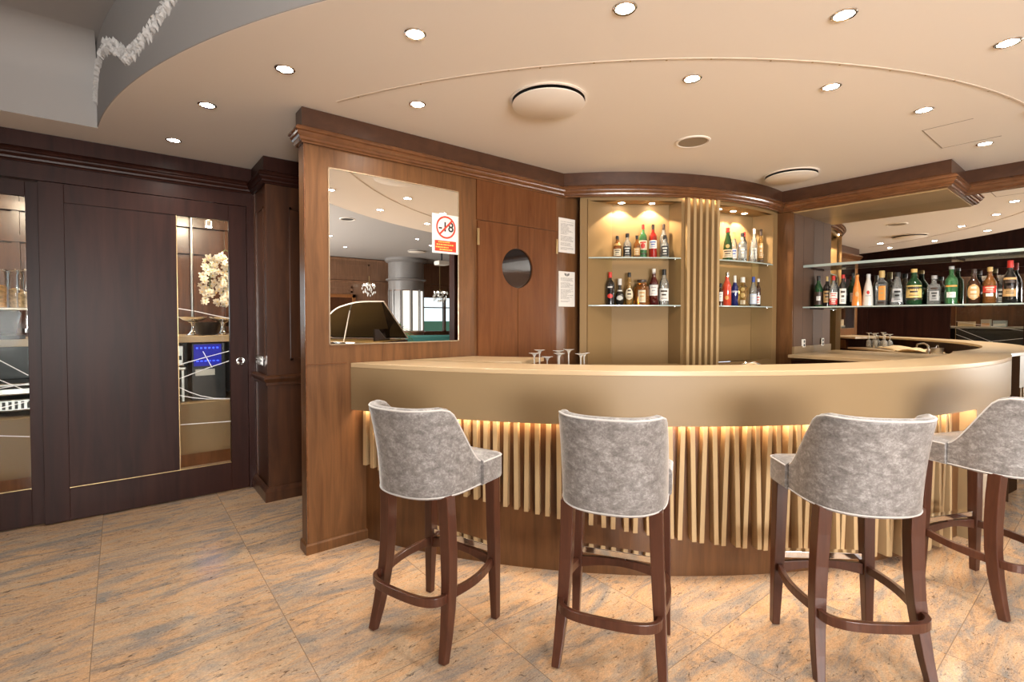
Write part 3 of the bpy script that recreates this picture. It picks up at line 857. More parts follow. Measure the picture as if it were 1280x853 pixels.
# ------------------------------------------------------------------ partition furniture: mirror, sign, cupboard, notices
rt = root('wall_mirror', (1.43, YM, 1.755), 0, 'rectangular mirror set into the brown wood partition', 'mirror')
MB().box((-.455, -.003, -.53), (.455, -.0005, .527)).build('mirror_glass', mirror_m, rt)
mb = MB()
w = .006
for a, b_ in (((-.455, -.53), (.455, -.53 + w)), ((-.455, .527 - w), (.455, .527)), ((-.455, -.53), (-.455 + w, .527)), ((.455 - w, -.53), (.455, .527))):
    mb.box((a[0], -.006, a[1]), (b_[0], -.0028, b_[1]))
mb.build('frame', plain('pale_gold_edge', (.55, .42, .28), .25, metal=.6), rt)

rt = root('age_sign', (1.779, YM - .0035, 1.972), 0, 'white notice with a crossed out -18 in a red ring, stuck on the mirror', 'sign')
M0 = Matrix.Translation((0, -.001, 0)) @ Matrix.Rotation(R(90), 4, 'X')
MB().box((-.108, -.001, -.136), (.108, 0, .133)).build('paper', white_paper, rt)
mb = MB()
ro = [(0.078 * math.cos(2 * PI * k / 40), 0.078 * math.sin(2 * PI * k / 40)) for k in range(40)]
ri = [(0.066 * math.cos(2 * PI * k / 40), 0.066 * math.sin(2 * PI * k / 40)) for k in range(40)]
cz = .045
mb.add([(x, -.0032, z + cz) for x, z in ro] + [(x, -.0032, z + cz) for x, z in ri], [(k, (k + 1) % 40, 40 + (k + 1) % 40, 40 + k) for k in range(40)])
mb.add([(-.052, -.0030, cz - .043), (-.043, -.0030, cz - .052), (.052, -.0030, cz + .043), (.043, -.0030, cz + .052)], [(0, 1, 2, 3)])
mb.box((-.088, -.0022, -.122), (.082, -.0012, -.048))
mb.build('red_print', red_ink, rt)
vs, fs = text_verts('-18', .092, Matrix.Translation((.002, -.0022, cz)) @ Matrix.Rotation(R(90), 4, 'X'))
MB().add(vs, fs).build('number', ink_dark, rt)
mb = MB()
for k, (x0, x1, z) in enumerate(((-.06, .03, -.058), (-.075, .06, -.076), (-.08, .02, -.094), (-.05, .05, -.11))):
    x = x0
    while x < x1:
        l = rnd.uniform(.006, .016); mb.box((x, -.0028, z - .004), (min(x + l, x1), -.0023, z + .004)); x += l + .004
mb.build('yellow_print', yellow_ink, rt)


def notice(x0, x1, z0, z1, label, crest):
    rt = root('notice', ((x0 + x1) / 2, YM - .001, (z0 + z1) / 2), 0, label, 'notice', 'paper notices beside the cupboard')
    w = (x1 - x0) / 2; h = (z1 - z0) / 2
    MB().box((-w, -.0015, -h), (w, 0, h)).build('paper', white_paper, rt)
    mb = MB()
    z = h - (.055 if crest else .03)
    while z > -h + .025:
        x = -w + .022
        end = w - .02 - (rnd.random() ** 3) * .08
        while x < end:
            l = rnd.uniform(.008, .028); mb.box((x, -.0022, z - .0016), (min(x + l, end), -.0016, z + .0016)); x += l + .004
        z -= rnd.choice((.008, .008, .008, .016))
    mb.build('print', ink, rt)
    if crest:
        mb = MB()
        for s in (-1, 1):
            for k in range(3):
                mb.add([(s * .002, -.0023, h - .02 - k * .007), (s * .03, -.0023, h - .012 - k * .006), (s * .028, -.0023, h - .017 - k * .006), (s * .002, -.0023, h - .026 - k * .007)], [(0, 1, 2, 3)])
        mb.build('crest', ink_dark, rt)


notice(2.863, 3.055, 1.940, 2.228, 'upper printed paper notice between cupboard and lit cabinet', False)
notice(2.865, 3.055, 1.487, 1.782, 'lower printed paper notice with a small winged crest', True)

rt = root('tall_cupboard', (2.43, YM - .001, 0), 0, 'tall reddish wood cupboard with a round dark porthole across its doors', 'cupboard')
MB().box((-.395, -.012, 2.105), (.395, 0, 2.393)).build('upper_panel', wood_red, rt)
hole_c = (-.02, 1.773); hr = .152


def door_with_hole(x0, x1, z0, z1, y0, y1):
    """leaf with half a round opening where it meets its neighbour"""
    mb = MB(); seam = x1 if abs(x1 - hole_c[0]) < abs(x0 - hole_c[0]) else x0
    n = 24
    s = 1 if seam == x0 else -1
    off = seam - hole_c[0]
    am = math.acos(max(-1, min(1, abs(off) / hr)))
    cur = []
    for k in range(n + 1):
        a = -am + 2 * am * k / n
        cur.append((hole_c[0] + s * hr * math.cos(a), hole_c[1] + hr * math.sin(a)))
    far = x1 if s > 0 else x0
    poly = [(seam, z0), (far, z0), (far, z1), (seam, z1)] + cur[::-1]
    m = len(poly)
    v = [(x, y0, z) for x, z in poly] + [(x, y1, z) for x, z in poly]
    mb.add(v, [tuple(range(m)), tuple(range(m, 2 * m))[::-1]] + [(i, m + i, m + (i + 1) % m, (i + 1) % m) for i in range(m)])
    return mb


for x0, x1, hx in ((-.392, -.0225, -.392), (-.0175, .392, .392)):
    dr = door_with_hole(x0, x1, .03, 2.098, -.020, 0).build('door', wood_red, rt)
    mb = MB()
    for z in (.4, 1.98):
        mb.box((hx - .010, -.026, z - .06), (hx + .010, -.0195, z + .06))
    tag(mb.build('hinge', brass, dr), 'small brass hinge')
MB().lathe([(.001, 0), (hr, 0), (hr, .002)], n=40, M=Matrix.Translation((hole_c[0], -.004, hole_c[1])) @ Matrix.Rotation(R(90), 4, 'X')).build('porthole_glass', porthole_m, rt)

# ------------------------------------------------------------------ drinking glasses, towel and tools behind the bar


def wine_glass(i, x, y, zt, label):
    rt = root('wine_glass', (x, y, .956), rnd.uniform(0, 6), label, 'wine glass', 'upturned wine glasses on the bar work shelf')
    h = zt - .956
    MB().lathe([(.026, 0), (.034, .03), (.037, .06), (.033, .095), (.018, .118), (.005, .126)], n=20, cap=False).build('bowl', drink_glass, rt)
    MB().lathe([(.0055, .124), (.0048, h - .02), (.0055, h - .008)], n=10, cap=False).build('stem', foot_glass, rt)
    MB().lathe([(.0055, h - .028), (.009, h - .018), (.017, h - .010), (.032, h - .005), (.038, h - .002), (.036, h), (.001, h)], n=24, cap=False).build('foot', foot_glass, rt)


GL = [(2.084, 2.39, 1.165), (2.165, 2.430, 1.180), (2.137, 2.325, 1.143), (2.161, 2.24, 1.167), (2.235, 2.325, 1.177), (2.24, 2.235, 1.190), (2.262, 2.15, 1.166), (2.335, 2.19, 1.166)]
for i, g in enumerate(GL):
    wine_glass(i, *g, ('upturned wine glass at the left end of the cluster behind the bar', 'upturned wine glass second from the left, foot just above its neighbour', 'shortest upturned wine glass in the cluster behind the bar',
               'upturned wine glass directly right of the shortest one', 'upturned wine glass at the back of the cluster', 'tallest upturned wine glass in the cluster behind the bar',
               'upturned wine glass second from the right of the cluster', 'upturned wine glass at the right end of the cluster')[i])


def towel():
    rows = []
    n = 22
    for i in range(n + 1):
        row = []
        for j in range(13):
            u = i / n - .5; v = j / 12 - .5
            z = .012 + .03 * abs(math.sin(u * 9 + v * 3)) * (1 - abs(v)) + .018 * math.sin(v * 11 + u * 5) + .02 * (u * u)
            row.append((u * .95, v * .30 + .05 * math.sin(u * 7), max(.003, z)))
        rows.append(row)
    mb = MB().grid(rows)
    o = mb.build('bar_towel', plain('cream_cloth', (.62, .47, .28), .9))
    md = o.modifiers.new('thick', 'SOLIDIFY'); md.thickness = .004
    o.location = pol(3.40, -127.5, .956); o.rotation_euler = (0, 0, R(-127.5 + 90))
    tag(o, 'crumpled cream cloth on the work shelf behind the bar', 'cloth')


towel()
rt = root('bar_tap', pol(3.36, -116, .956), R(20), 'chrome tap on the work shelf, seen in the bar mirror', 'tap')
MB().lathe([(.022, 0), (.02, .05), (.012, .06), (.012, .12)], n=14).build('body', chrome, rt)
MB().tube([(0, 0, .11), (0, .05, .135), (0, .12, .12), (0, .13, .09)], .009, 8).build('spout', chrome, rt)
rt = root('bar_tongs', pol(3.42, -110, .956), R(40), 'steel bar tongs lying behind the bar near the mirror', 'tongs')
MB().tube([(-.1, -.02, .012), (0, -.012, .03), (.1, 0, .04), (0, .012, .03), (-.1, .02, .012)], .006, 6).build('arm', chrome, rt)
rt = root('ice_bucket', pol(3.40, -113, .956), 0, 'small steel ice bucket behind the bar near the mirror', 'ice bucket')
MB().lathe([(.001, 0), (.05, 0), (.06, .09), (.062, .09), (.055, .088), (.046, .01), (.001, .01)], n=20).build('body', brushed, rt)
MB().tube([(.06, 0, .08), (.04, 0, .12), (-.04, 0, .12), (-.06, 0, .08)], .003, 6).build('handle', chrome, rt)

# ------------------------------------------------------------------ bar stools


def offset_curve(P, d):
    """shift a plan polyline inwards by d (left normal)"""
    out = []
    n = len(P)
    for i in range(n):
        t = (Vector(P[min(i + 1, n - 1)]) - Vector(P[max(i - 1, 0)])).normalized()
        out.append(Vector(P[i]) + Vector((-t.y, t.x)) * d)
    return out


def make_stool():
    rt = root('bar_stool', (0, 0, 0))
    # --- back shell: plan runs front right -> back -> front left (left normal points inwards when going clockwise)
    plan = []
    HWD, YF, YS, DB = 0.214, 0.060, -0.010, 0.230
    for k in range(6):
        plan.append((HWD, YF + (YS - YF) * k / 6))
    for k in range(33):
        a = PI * k / 32
        ca, sa = math.cos(a), math.sin(a)
        plan.append((HWD * math.copysign(abs(ca) ** .80, ca), YS - DB * abs(sa) ** .80))
    for k in range(1, 7):
        plan.append((-HWD, YS + (YF - YS) * k / 6))
    # resample evenly
    acc = [0]
    for p, q in zip(plan[:-1], plan[1:]): acc.append(acc[-1] + (Vector(q) - Vector(p)).length)
    N = 56; rs = []
    for i in range(N + 1):
        t = acc[-1] * i / N; j = 0
        while j < len(acc) - 2 and acc[j + 1] < t: j += 1
        u = (t - acc[j]) / max(1e-9, acc[j + 1] - acc[j])
        rs.append(tuple(Vector(plan[j]).lerp(Vector(plan[j + 1]), max(0, min(1, u)))))
    plan = rs
    TH = 0.046; Z0, Z1 = 0.648, 1.028
    inner = offset_curve(plan, -TH)
    if inner[N // 2].y < plan[N // 2][1]: inner = offset_curve(plan, TH)

    def top(y):
        if y < -0.085: return Z1 - 0.014 * max(0, (y + .125) / .04) if y > -.125 else Z1
        t = min(1, (y + 0.085) / (YF + 0.085))
        return 0.770 + (Z1 - .014 - 0.770) * (1 - t) ** 1.5

    def lean(p, z):
        k = max(0, (z - 0.66) / 0.37); k2 = k * k
        back = max(0, min(1, (-(p[1]) + .09) / .2))
        bulge = 0.010 * math.sin(PI * min(1, k * 1.0))
        return (p[0] * (.975 + .025 * k), p[1] - .050 * k2 * back - .012 * k * back + bulge * 0, z)
    rows = [[] for _ in range(26)]
    topline = []
    for i in range(N + 1):
        o = Vector(plan[i]); q = inner[i]; zt = top(plan[i][1])
        sec = []
        mid = (o + q) / 2; r = TH / 2
        tuck = o.lerp(q, .22)
        sec.append(lean(tuck, Z0))
        sec.append(lean(o.lerp(q, .05), Z0 + .008))
        for k in range(10):
            z = Z0 + .022 + (zt - r - Z0 - .022) * k / 9
            sec.append(lean(o, z))
        for k in range(1, 7):
            a = PI * k / 7
            pt = o.lerp(q, (1 - math.cos(a)) / 2)
            sec.append(lean(pt, zt - r + r * math.sin(a)))
        for k in range(8):
            z = zt - r + (0.70 - zt + r) * k / 7
            sec.append(lean(q, z))
        for j, p in enumerate(sec): rows[j].append(p)
        topline.append(lean(o.lerp(q, .09), zt - r * .42))
    mb = MB().grid(rows)
    m = len(rows)
    mb.add([rows[j][0] for j in range(m)], [tuple(range(m))]); mb.add([rows[j][-1] for j in range(m)], [tuple(range(m))[::-1]])
    mb.grid([rows[0], rows[-1]])
    mb.build('backrest', velvet, rt)
    mb = MB().tube(topline, .0042, 6)
    low_line = [lean(Vector(plan[i]).lerp(inner[i], .02), Z0 + .010) for i in range(N + 1)]
    mb.tube(low_line, .0032, 6)
    mb.build('piping', velvet_highlight, rt)
    # --- seat
    w1, w2, yf, yb = 0.222, 0.166, 0.226, -0.19
    out = []
    for k in range(7):
        a = PI / 2 * k / 6; out.append((w1 - .035 + .035 * math.sin(a), yf - .035 + .035 * math.cos(a)))   # front right corner
    out += [(w1, .063), (w2, .060), (w2, -.06)]
    for k in range(1, 6):
        a = PI / 2 * k / 6; out.append((w2 - .10 + .10 * math.cos(a), -.09 - .10 * math.sin(a)))
    half = out
    ol = half + [(-x, y) for x, y in half[::-1]]
    loops = []
    for sc, z in ((.955, .652), (.99, .657), (1.0, .668), (1.0, .742), (.985, .757), (.95, .765), (.8, .772), (.5, .777), (.15, .779)):
        loops.append([(x * sc, (y - .02) * sc + .02, z) for x, y in ol])
    mb = MB().grid(loops, closed=True)
    mb.add(loops[0], [tuple(range(len(ol)))[::-1]]); mb.add(loops[-1], [tuple(range(len(ol)))])
    mb.build('seat', velvet, rt)
    pl = [(-x, y, .755) for x, y in half[:8][::-1]] + [(x, y, .755) for x, y in half[:8]]
    MB().tube([(x * .992, y, z) for x, y, z in pl], .0036, 6).build('seat_piping', velvet_highlight, rt)
    # --- legs
    for s in (-1, 1):
        MB().bar([(s * .186, .178, .655), (s * .194, .179, .30), (s * .202, .180, .001)], [.050, .045, .032], [.050, .045, .032], up=(0, 1, 0)).build('leg', wood_leg, rt, bevel=.003)
        ys = [(-.128, .66, .170), (-.122, .55, .173), (-.120, .42, .178), (-.126, .30, .184), (-.141, .19, .191), (-.162, .09, .198), (-.186, .001, .205)]
        MB().bar([(s * x, y, z) for y, z, x in ys], [.052, .051, .049, .047, .043, .038, .032], [.052, .053, .053, .051, .047, .041, .034], up=(0, 1, 0)).build('leg', wood_leg, rt, bevel=.003)
    # --- bent rear and side stretchers
    pts = []
    for k in range(25):
        a = PI * k / 24
        ca, sa = math.cos(a), math.sin(a)
        pts.append((.190 * math.copysign(abs(ca) ** .7, ca), -.150 - .088 * abs(sa) ** .7, .248))
    MB().bar(pts, .020, .036).build('rear_stretcher', wood_leg, rt, bevel=.002)
    for s in (-1, 1):
        pts = [(s * (.188 + .026 * math.sin(PI * t)), -.135 + .305 * t, .250 + .016 * t) for t in [k / 12 for k in range(13)]]
        MB().bar(pts, .020, .036).build('side_stretcher', wood_leg, rt, bevel=.002)
    # --- front rail with metal foot bar standing on it
    pts = [(-.18 + .36 * t, .178, .262 + .020 * math.sin(PI * t)) for t in [k / 10 for k in range(11)]]
    MB().bar(pts, .020, [.050 - .018 * math.sin(PI * k / 10) for k in range(11)]).box((-.022, .170, .28), (.022, .19, .305)).build('front_rail', wood_leg, rt, bevel=.002)
    MB().box((-.178, .168, .306), (.178, .206, .334)).build('foot_bar', chrome, rt, bevel=.002)
    return rt


def copy_tree(o, parent=None):
    c = o.copy(); COL.objects.link(c)
    if parent: c.parent = parent
    for ch in [x for x in o.children]: copy_tree(ch, c)
    return c


stool = make_stool()
for i, (x, y, h, lab) in enumerate(((1.104, 1.941, 18.5, 'leftmost grey velvet bar stool, turned right towards the counter'),
                                    (1.600, 1.322, 32, 'second grey velvet bar stool from the left, back squarely to the viewer'),
                                    (2.339, .716, 48, 'third grey velvet bar stool from the left, seat front showing on its left'),
                                    (3.406, .427, 67, 'grey velvet bar stool cut off by the right picture edge'))):
    o = stool if i == 0 else copy_tree(stool)
    o.location = (x, y, 0); o.rotation_euler = (0, 0, R(h - 90))
    tag(o, lab, 'bar stool', 'grey velvet bar stools')

# ------------------------------------------------------------------ bottles
GM = {}


def gcol(key):
    if key in GM: return GM[key]
    t = dict(amber=((.75, .38, .12), (.32, .12, .025), .5), brown=((.3, .12, .05), (.05, .018, .008), .85), dark=((.1, .08, .07), (.012, .010, .009), .95),
             green=((.25, .5, .25), (.02, .085, .03), .65), pale_green=((.5, .75, .5), (.06, .22, .08), .6), red=((.8, .1, .06), (.42, .022, .015), .75), wine=((.4, .03, .03), (.08, .008, .008), .85),
             clear=((.93, .95, .94), (.6, .62, .6), .22), orange=((.9, .4, .1), (.80, .26, .05), .97), scarlet=((.9, .2, .1), (.66, .07, .03), .97), white=((1, 1, 1), (.72, .70, .64), .97),
             blue=((.1, .15, .6), (.012, .018, .12), .9), gold=((.9, .7, .3), (.42, .25, .08), .4))[key]
    GM[key] = glassy('bottle_' + key, t[0], t[1], t[2], 1.3)
    return GM[key]


PM = {}


def paint(c):
    if c not in PM:
        PM[c] = plain('label_%d' % len(PM), c, .45)
    return PM[c]


CREAM = (.72, .62, .44); WHT = (.78, .76, .70); BLK = (.012, .012, .012); REDC = (.55, .03, .02); GLD = (.55, .38, .14); TAN = (.55, .33, .13); GRY = (.38, .38, .37); ORG = (.72, .30, .06); BLU = (.04, .08, .35); YEL = (.75, .52, .18); DRK = (.05, .03, .02)
PROF = dict(
    wine=[(.85, 0), (1, .02), (1, .60), (.95, .66), (.55, .74), (.36, .78), (.33, .97)],
    tall=[(.88, 0), (1, .02), (1, .56), (.93, .62), (.62, .72), (.42, .78), (.40, .96)],
    squat=[(.9, 0), (1, .03), (1, .50), (.92, .60), (.55, .70), (.36, .76), (.36, .94)],
    square=[(.95, 0), (1, .015), (1, .60), (.93, .66), (.45, .72), (.36, .76), (.36, .95)],
    bulb=[(.8, 0), (1, .06), (1.05, .28), (.85, .48), (.45, .62), (.42, .68), (.52, .75), (.40, .82), (.36, .95)],
    cone=[(.98, 0), (1.0, .03), (.92, .3), (.74, .55), (.50, .74), (.36, .82), (.34, .96)],
    jar=[(.9, 0), (1, .03), (1, .60), (.86, .74), (.62, .78), (.62, .86)],
    ball=[(.6, 0), (.95, .1), (1.05, .25), (.9, .42), (.5, .55), (.36, .62), (.34, .80)],
)


def bottle(x, y, z, h, r, prof, col, cap, label, text, sq=None, capw=1.0, capl=.16, lab=None, emblem=None, band=None, group=None, face=None):
    """lab: (z0, z1, colour, halfwidth deg, ink colour)"""
    rt = root('bottle', (x, y, z + .001), 0, text, 'bottle', group)
    P = PROF[prof]
    r = r * 1.05
    pr = [(.001, 0)] + [(a * r, b_ * h) for a, b_ in P]
    # curved resampling for a smooth shoulder
    MB().lathe(pr, n=24, sq=sq, cap=True).build('glass', gcol(col), rt)
    nr = P[-1][0] * r; zt = P[-1][1] * h
    cz0 = h * (1 - capl)
    cr = max(nr * 1.08, .0115) * capw
    MB().lathe([(cr * .98, cz0), (cr, cz0 + .004), (cr, h - .004), (cr * .92, h), (.001, h)], n=16, cap=False).build('cap', cap if not isinstance(cap, tuple) else paint(cap), rt)
    fa = math.atan2(-y + 0.0, -x + 0.0) if face is None else face

    def rad(zz):
        for (a, b0), (a2, b1) in zip(P[:-1], P[1:]):
            if b0 * h <= zz <= b1 * h: return r * (a + (a2 - a) * (zz - b0 * h) / max(1e-6, (b1 - b0) * h))
        return r

    def patch(mb, z0, z1, hw, off, mi, da=0, n=10, oval=False):
        rows = []
        for k in range(2 if not oval else 9):
            t = k / (1 if not oval else 8); zz = z0 + (z1 - z0) * t
            ww = hw * (1 if not oval else math.sqrt(max(.02, 1 - (2 * t - 1) ** 2)))
            row = []
            for j in range(n + 1):
                a = fa + R(da) + R(-ww + 2 * ww * j / n)
                ca, sa = math.cos(a), math.sin(a)
                q = (abs(ca) ** sq + abs(sa) ** sq) ** (-1 / sq) if sq else 1
                rr = (rad(zz) * q + off)
                row.append((rr * ca, rr * sa, zz))
            rows.append(row)
        mb.grid(rows, mi)
    if lab:
        for li, L in enumerate(lab):
            z0, z1, c, hw, ic = L[:5]
            oval = len(L) > 5 and L[5] == 'o'
            mb = MB(); patch(mb, z0 * h, z1 * h, hw, .0012, 0, oval=oval)
            if ic:
                H = (z1 - z0) * h
                zz = z0 * h + H * .78
                if H > .03:
                    patch(mb, zz - H * .07, zz + H * .07, hw * (.62 if not oval else .4), .0018, 1)
                    patch(mb, z0 * h + H * .42, z0 * h + H * .56, hw * (.42), .0018, 1)
                    patch(mb, z0 * h + H * .16, z0 * h + H * .20, hw * .55, .0018, 1)
                    patch(mb, z0 * h + H * .26, z0 * h + H * .29, hw * .5, .0018, 1)
                else:
                    patch(mb, z0 * h + H * .3, z0 * h + H * .7, hw * .6, .0018, 1)
            mb.build('label', [paint(c), paint(ic or c)], rt)
    if emblem:
        mb = MB()
        for (z0, z1, c, hw) in emblem: patch(mb, z0 * h, z1 * h, hw, .0022, 0, oval=True)
        mb.build('emblem', paint(emblem[0][2]), rt)
    return rt


gUL, gLL, gUR, gLR, gR = 'bottles on the upper left niche shelf', 'bottles on the lower left niche shelf', 'bottles on the upper right niche shelf', 'bottles on the lower right niche shelf', 'bottles on the long glass shelf'
# upper shelf, left niche
bottle(3.327, 2.742, 1.9, .188, .034, 'squat', 'amber', BLK, None, 'squat amber bottle at the left end of the upper left niche shelf', lab=[(.08, .40, CREAM, 55, DRK), (.56, .64, GLD, 60, None)], group=gUL)
bottle(3.400, 2.694, 1.9, .211, .033, 'squat', 'clear', BLK, None, 'clear bottle with black label and dark stopper, second from left on the upper left shelf', lab=[(.10, .46, BLK, 60, WHT)], capw=1.2, group=gUL)
bottle(3.444, 2.628, 1.9, .188, .028, 'squat', 'amber', BLK, None, 'small amber bottle beside the black labelled one on the upper left shelf', lab=[(.10, .44, TAN, 55, CREAM)], group=gUL)
bottle(3.508, 2.613, 1.9, .287, .032, 'wine', 'pale_green', REDC, None, 'tall green bottle with red capsule and cream label on the upper left shelf', lab=[(.24, .52, CREAM, 70, REDC), (.0, .14, DRK, 85, None)], emblem=[(.27, .44, REDC, 26)], capl=.15, group=gUL)
bottle(3.579, 2.563, 1.9, .289, .033, 'wine', 'red', DRK, None, 'tall red aperitif bottle with pale label on the upper left shelf', lab=[(.28, .52, WHT, 62, BLU)], capl=.16, group=gUL)
bottle(3.615, 2.470, 1.9, .188, .034, 'squat', 'clear', BLK, None, 'short clear bottle with black label at the right of the upper left shelf', lab=[(.06, .50, BLK, 50, WHT)], capw=1.1, group=gUL)
bottle(3.682, 2.528, 1.9, .299, .030, 'tall', 'clear', DRK, None, 'tall clear bottle with brown cap behind the short black labelled one', lab=[(.20, .42, WHT, 45, GRY)], capl=.17, group=gUL)
# lower shelf, left niche
bottle(3.282, 2.780, 1.5, .281, .036, 'wine', 'dark', REDC, None, 'black bottle with red cap and red spot, left end of the lower left shelf', lab=[(.50, .58, BLK, 50, WHT)], emblem=[(.20, .34, REDC, 34)], capl=.17, capw=1.15, group=gLL)
bottle(3.350, 2.732, 1.5, .225, .036, 'ball', 'dark', (.62, .60, .56), None, 'round dark bottle with silver cap and oval badge on the lower left shelf', lab=[(.18, .36, (.5, .5, .46), 40, None, 'o'), (.52, .57, WHT, 80, None)], capl=.24, capw=1.25, group=gLL)
bottle(3.413, 2.681, 1.5, .278, .033, 'bulb', 'gold', BLK, None, 'bottle with bulb neck and oval cream label on the lower left shelf', lab=[(.16, .52, CREAM, 62, DRK, 'o')], capl=.14, capw=1.1, group=gLL)
bottle(3.499, 2.615, 1.5, .217, .049, 'jar', 'amber', DRK, None, 'wide decanter with cream label and flat dark lid on the lower left shelf', sq=5, lab=[(.10, .58, CREAM, 34, TAN)], capl=.10, capw=1.2, group=gLL)
bottle(3.587, 2.558, 1.5, .311, .038, 'tall', 'wine', WHT, None, 'tall dark red bottle with white capsule on the lower left shelf', lab=[(.26, .54, WHT, 50, GRY), (.48, .56, GRY, 65, None)], capl=.17, capw=.95, group=gLL)
bottle(3.668, 2.511, 1.5, .308, .039, 'tall', 'clear', BLK, None, 'tall clear bottle with white label and black cap, right end of the lower left shelf', lab=[(.12, .46, WHT, 62, DRK)], capl=.16, group=gLL)
# upper shelf, right niche
bottle(4.289, 2.275, 1.9, .301, .042, 'cone', 'green', REDC, None, 'large green bottle with red cap, left end of the upper right shelf', lab=[(.10, .34, CREAM, 70, DRK)], emblem=[(.38, .50, GLD, 26)], capl=.14, capw=1.1, group=gUR)
bottle(4.402, 2.275, 1.9, .272, .024, 'tall', 'clear', TAN, None, 'clear bottle with amber neck band and blue print on the upper right shelf', lab=[(.12, .44, WHT, 65, BLU)], capl=.22, group=gUR)
bottle(4.485, 2.239, 1.9, .271, .031, 'square', 'clear', BLK, None, 'clear square bottle with grey label on the upper right shelf', sq=6, lab=[(.14, .50, GRY, 42, WHT)], capl=.12, capw=1.3, group=gUR)
bottle(4.565, 2.262, 1.9, .291, .024, 'wine', 'dark', REDC, None, 'slim dark bottle with red capsule at the back of the upper right shelf', lab=[(.15, .4, WHT, 40, GRY)], capl=.15, group=gUR)
bottle(4.640, 2.225, 1.9, .225, .030, 'cone', 'clear', chrome, None, 'cone shaped clear decanter on the upper right shelf', capl=.10, group=gUR)
bottle(4.715, 2.240, 1.9, .335, .026, 'tall', 'clear', WHT, None, 'tall clear bottle with white cap on the upper right shelf', lab=[(.15, .45, WHT, 50, GRY)], capl=.14, group=gUR)
bottle(4.795, 2.216, 1.9, .335, .025, 'tall', 'gold', DRK, None, 'tall pale gold bottle with brown cap, right end of the upper right shelf', lab=[(.18, .60, TAN, 45, CREAM), (.0, .12, DRK, 80, None)], capl=.18, group=gUR)
# lower shelf, right niche
bottle(4.205, 2.292, 1.5, .20, .022, 'wine', 'brown', BLK, None, 'brown bottle half hidden by the fluted panel on the lower right shelf', lab=[(.2, .6, WHT, 50, GRY)], group=gLR)
bottle(4.285, 2.276, 1.5, .300, .036, 'tall', 'scarlet', chrome, None, 'frosted red orange bottle with silver stopper on the lower right shelf', emblem=[(.18, .30, ORG, 25)], capl=.13, capw=1.0, group=gLR)
bottle(4.385, 2.255, 1.5, .275, .029, 'tall', 'blue', WHT, None, 'dark blue bottle with clear neck on the lower right shelf', lab=[(.44, .50, (.5, .5, .55), 70, None)], capl=.30, group=gLR)
bottle(4.500, 2.240, 1.5, .266, .040, 'square', 'gold', WHT, None, 'squarish clear bottle with two round gold seals on the lower right shelf', sq=5, lab=[(.06, .20, CREAM, 25, TAN)], emblem=[(.28, .46, GLD, 22), (.50, .64, GLD, 18)], capl=.18, capw=1.2, group=gLR)
bottle(4.590, 2.275, 1.5, .255, .022, 'wine', 'gold', WHT, None, 'small bottle with white cap behind the gold sealed one', lab=[(.2, .45, CREAM, 40, TAN)], capl=.14, group=gLR)
bottle(4.675, 2.225, 1.5, .278, .031, 'tall', 'clear', BLU, None, 'clear bottle with pale blue label and blue cap on the lower right shelf', lab=[(.08, .42, (.62, .70, .82), 60, WHT)], capl=.18, group=gLR)
bottle(4.772, 2.225, 1.5, .265, .022, 'wine', 'brown', WHT, None, 'slim brown bottle with white label, right end of the lower right shelf', lab=[(.08, .40, WHT, 50, REDC)], capl=.12, group=gLR)
# long shelf before the bar mirror
X = 5.33
bottle(X, 1.905, 1.5, .300, .036, 'tall', 'green', BLK, None, 'green bottle with black label and white square beside the taupe facing', lab=[(.06, .48, DRK, 70, None), (.2, .34, WHT, 26, GRY)], capl=.15, group=gR)
bottle(X, 1.832, 1.5, .290, .030, 'wine', 'dark', GLD, None, 'dark bottle with tan label and gold cap, second on the long shelf', lab=[(.14, .52, TAN, 60, DRK)], capl=.16, group=gR)
bottle(X - .02, 1.770, 1.5, .292, .033, 'tall', 'clear', REDC, None, 'clear bottle with red and white label, third on the long shelf', lab=[(.06, .26, REDC, 65, WHT), (.26, .46, WHT, 65, REDC)], capl=.15, group=gR)
bottle(X, 1.698, 1.5, .298, .033, 'tall', 'dark', REDC, None, 'dark bottle with striped white label left of the orange bottle', lab=[(.08, .56, WHT, 45, DRK)], capl=.12, group=gR)
bottle(X + .055, 1.636, 1.5, .312, .026, 'wine', 'green', BLK, None, 'dark green bottle partly behind the orange one', lab=[(.14, .4, WHT, 40, GRY)], capl=.14, group=gR)
bottle(X - .035, 1.574, 1.5, .286, .038, 'cone', 'orange', ORG, None, 'frosted bright orange bottle on the long shelf', emblem=[(.30, .46, TAN, 22)], capl=.06, group=gR)
bottle(X, 1.497, 1.5, .290, .043, 'cone', 'white', (.6, .6, .58), None, 'opaque white bottle with round emblem beside the orange bottle', emblem=[(.36, .48, REDC, 16)], lab=[(.30, .33, GRY, 30, None)], capl=.12, group=gR)
bottle(X, 1.396, 1.5, .312, .040, 'square', 'clear', GLD, None, 'square clear bottle with orange label and gold cap', sq=6, lab=[(.16, .56, ORG, 30, TAN), (.62, .66, BLK, 36, None), (.0, .12, DRK, 40, None)], capl=.20, capw=1.35, group=gR)
bottle(X, 1.284, 1.5, .290, .047, 'cone', 'clear', BLK, None, 'clear faceted bottle with black and white print and black cap', sq=3, lab=[(.10, .50, (.5, .5, .5), 45, BLK)], capl=.14, capw=1.2, group=gR)
bottle(X, 1.168, 1.5, .310, .055, 'squat', 'green', YEL, None, 'broad green bottle with yellow label and dark foot', lab=[(.20, .54, YEL, 62, DRK), (.0, .18, DRK, 80, None)], capl=.10, group=gR)
bottle(X, 1.034, 1.5, .245, .040, 'square', 'clear', GRY, None, 'short squarish clear bottle with grey label', sq=5, lab=[(.14, .46, GRY, 36, BLK), (.52, .58, DRK, 30, None)], capl=.12, capw=1.2, group=gR)
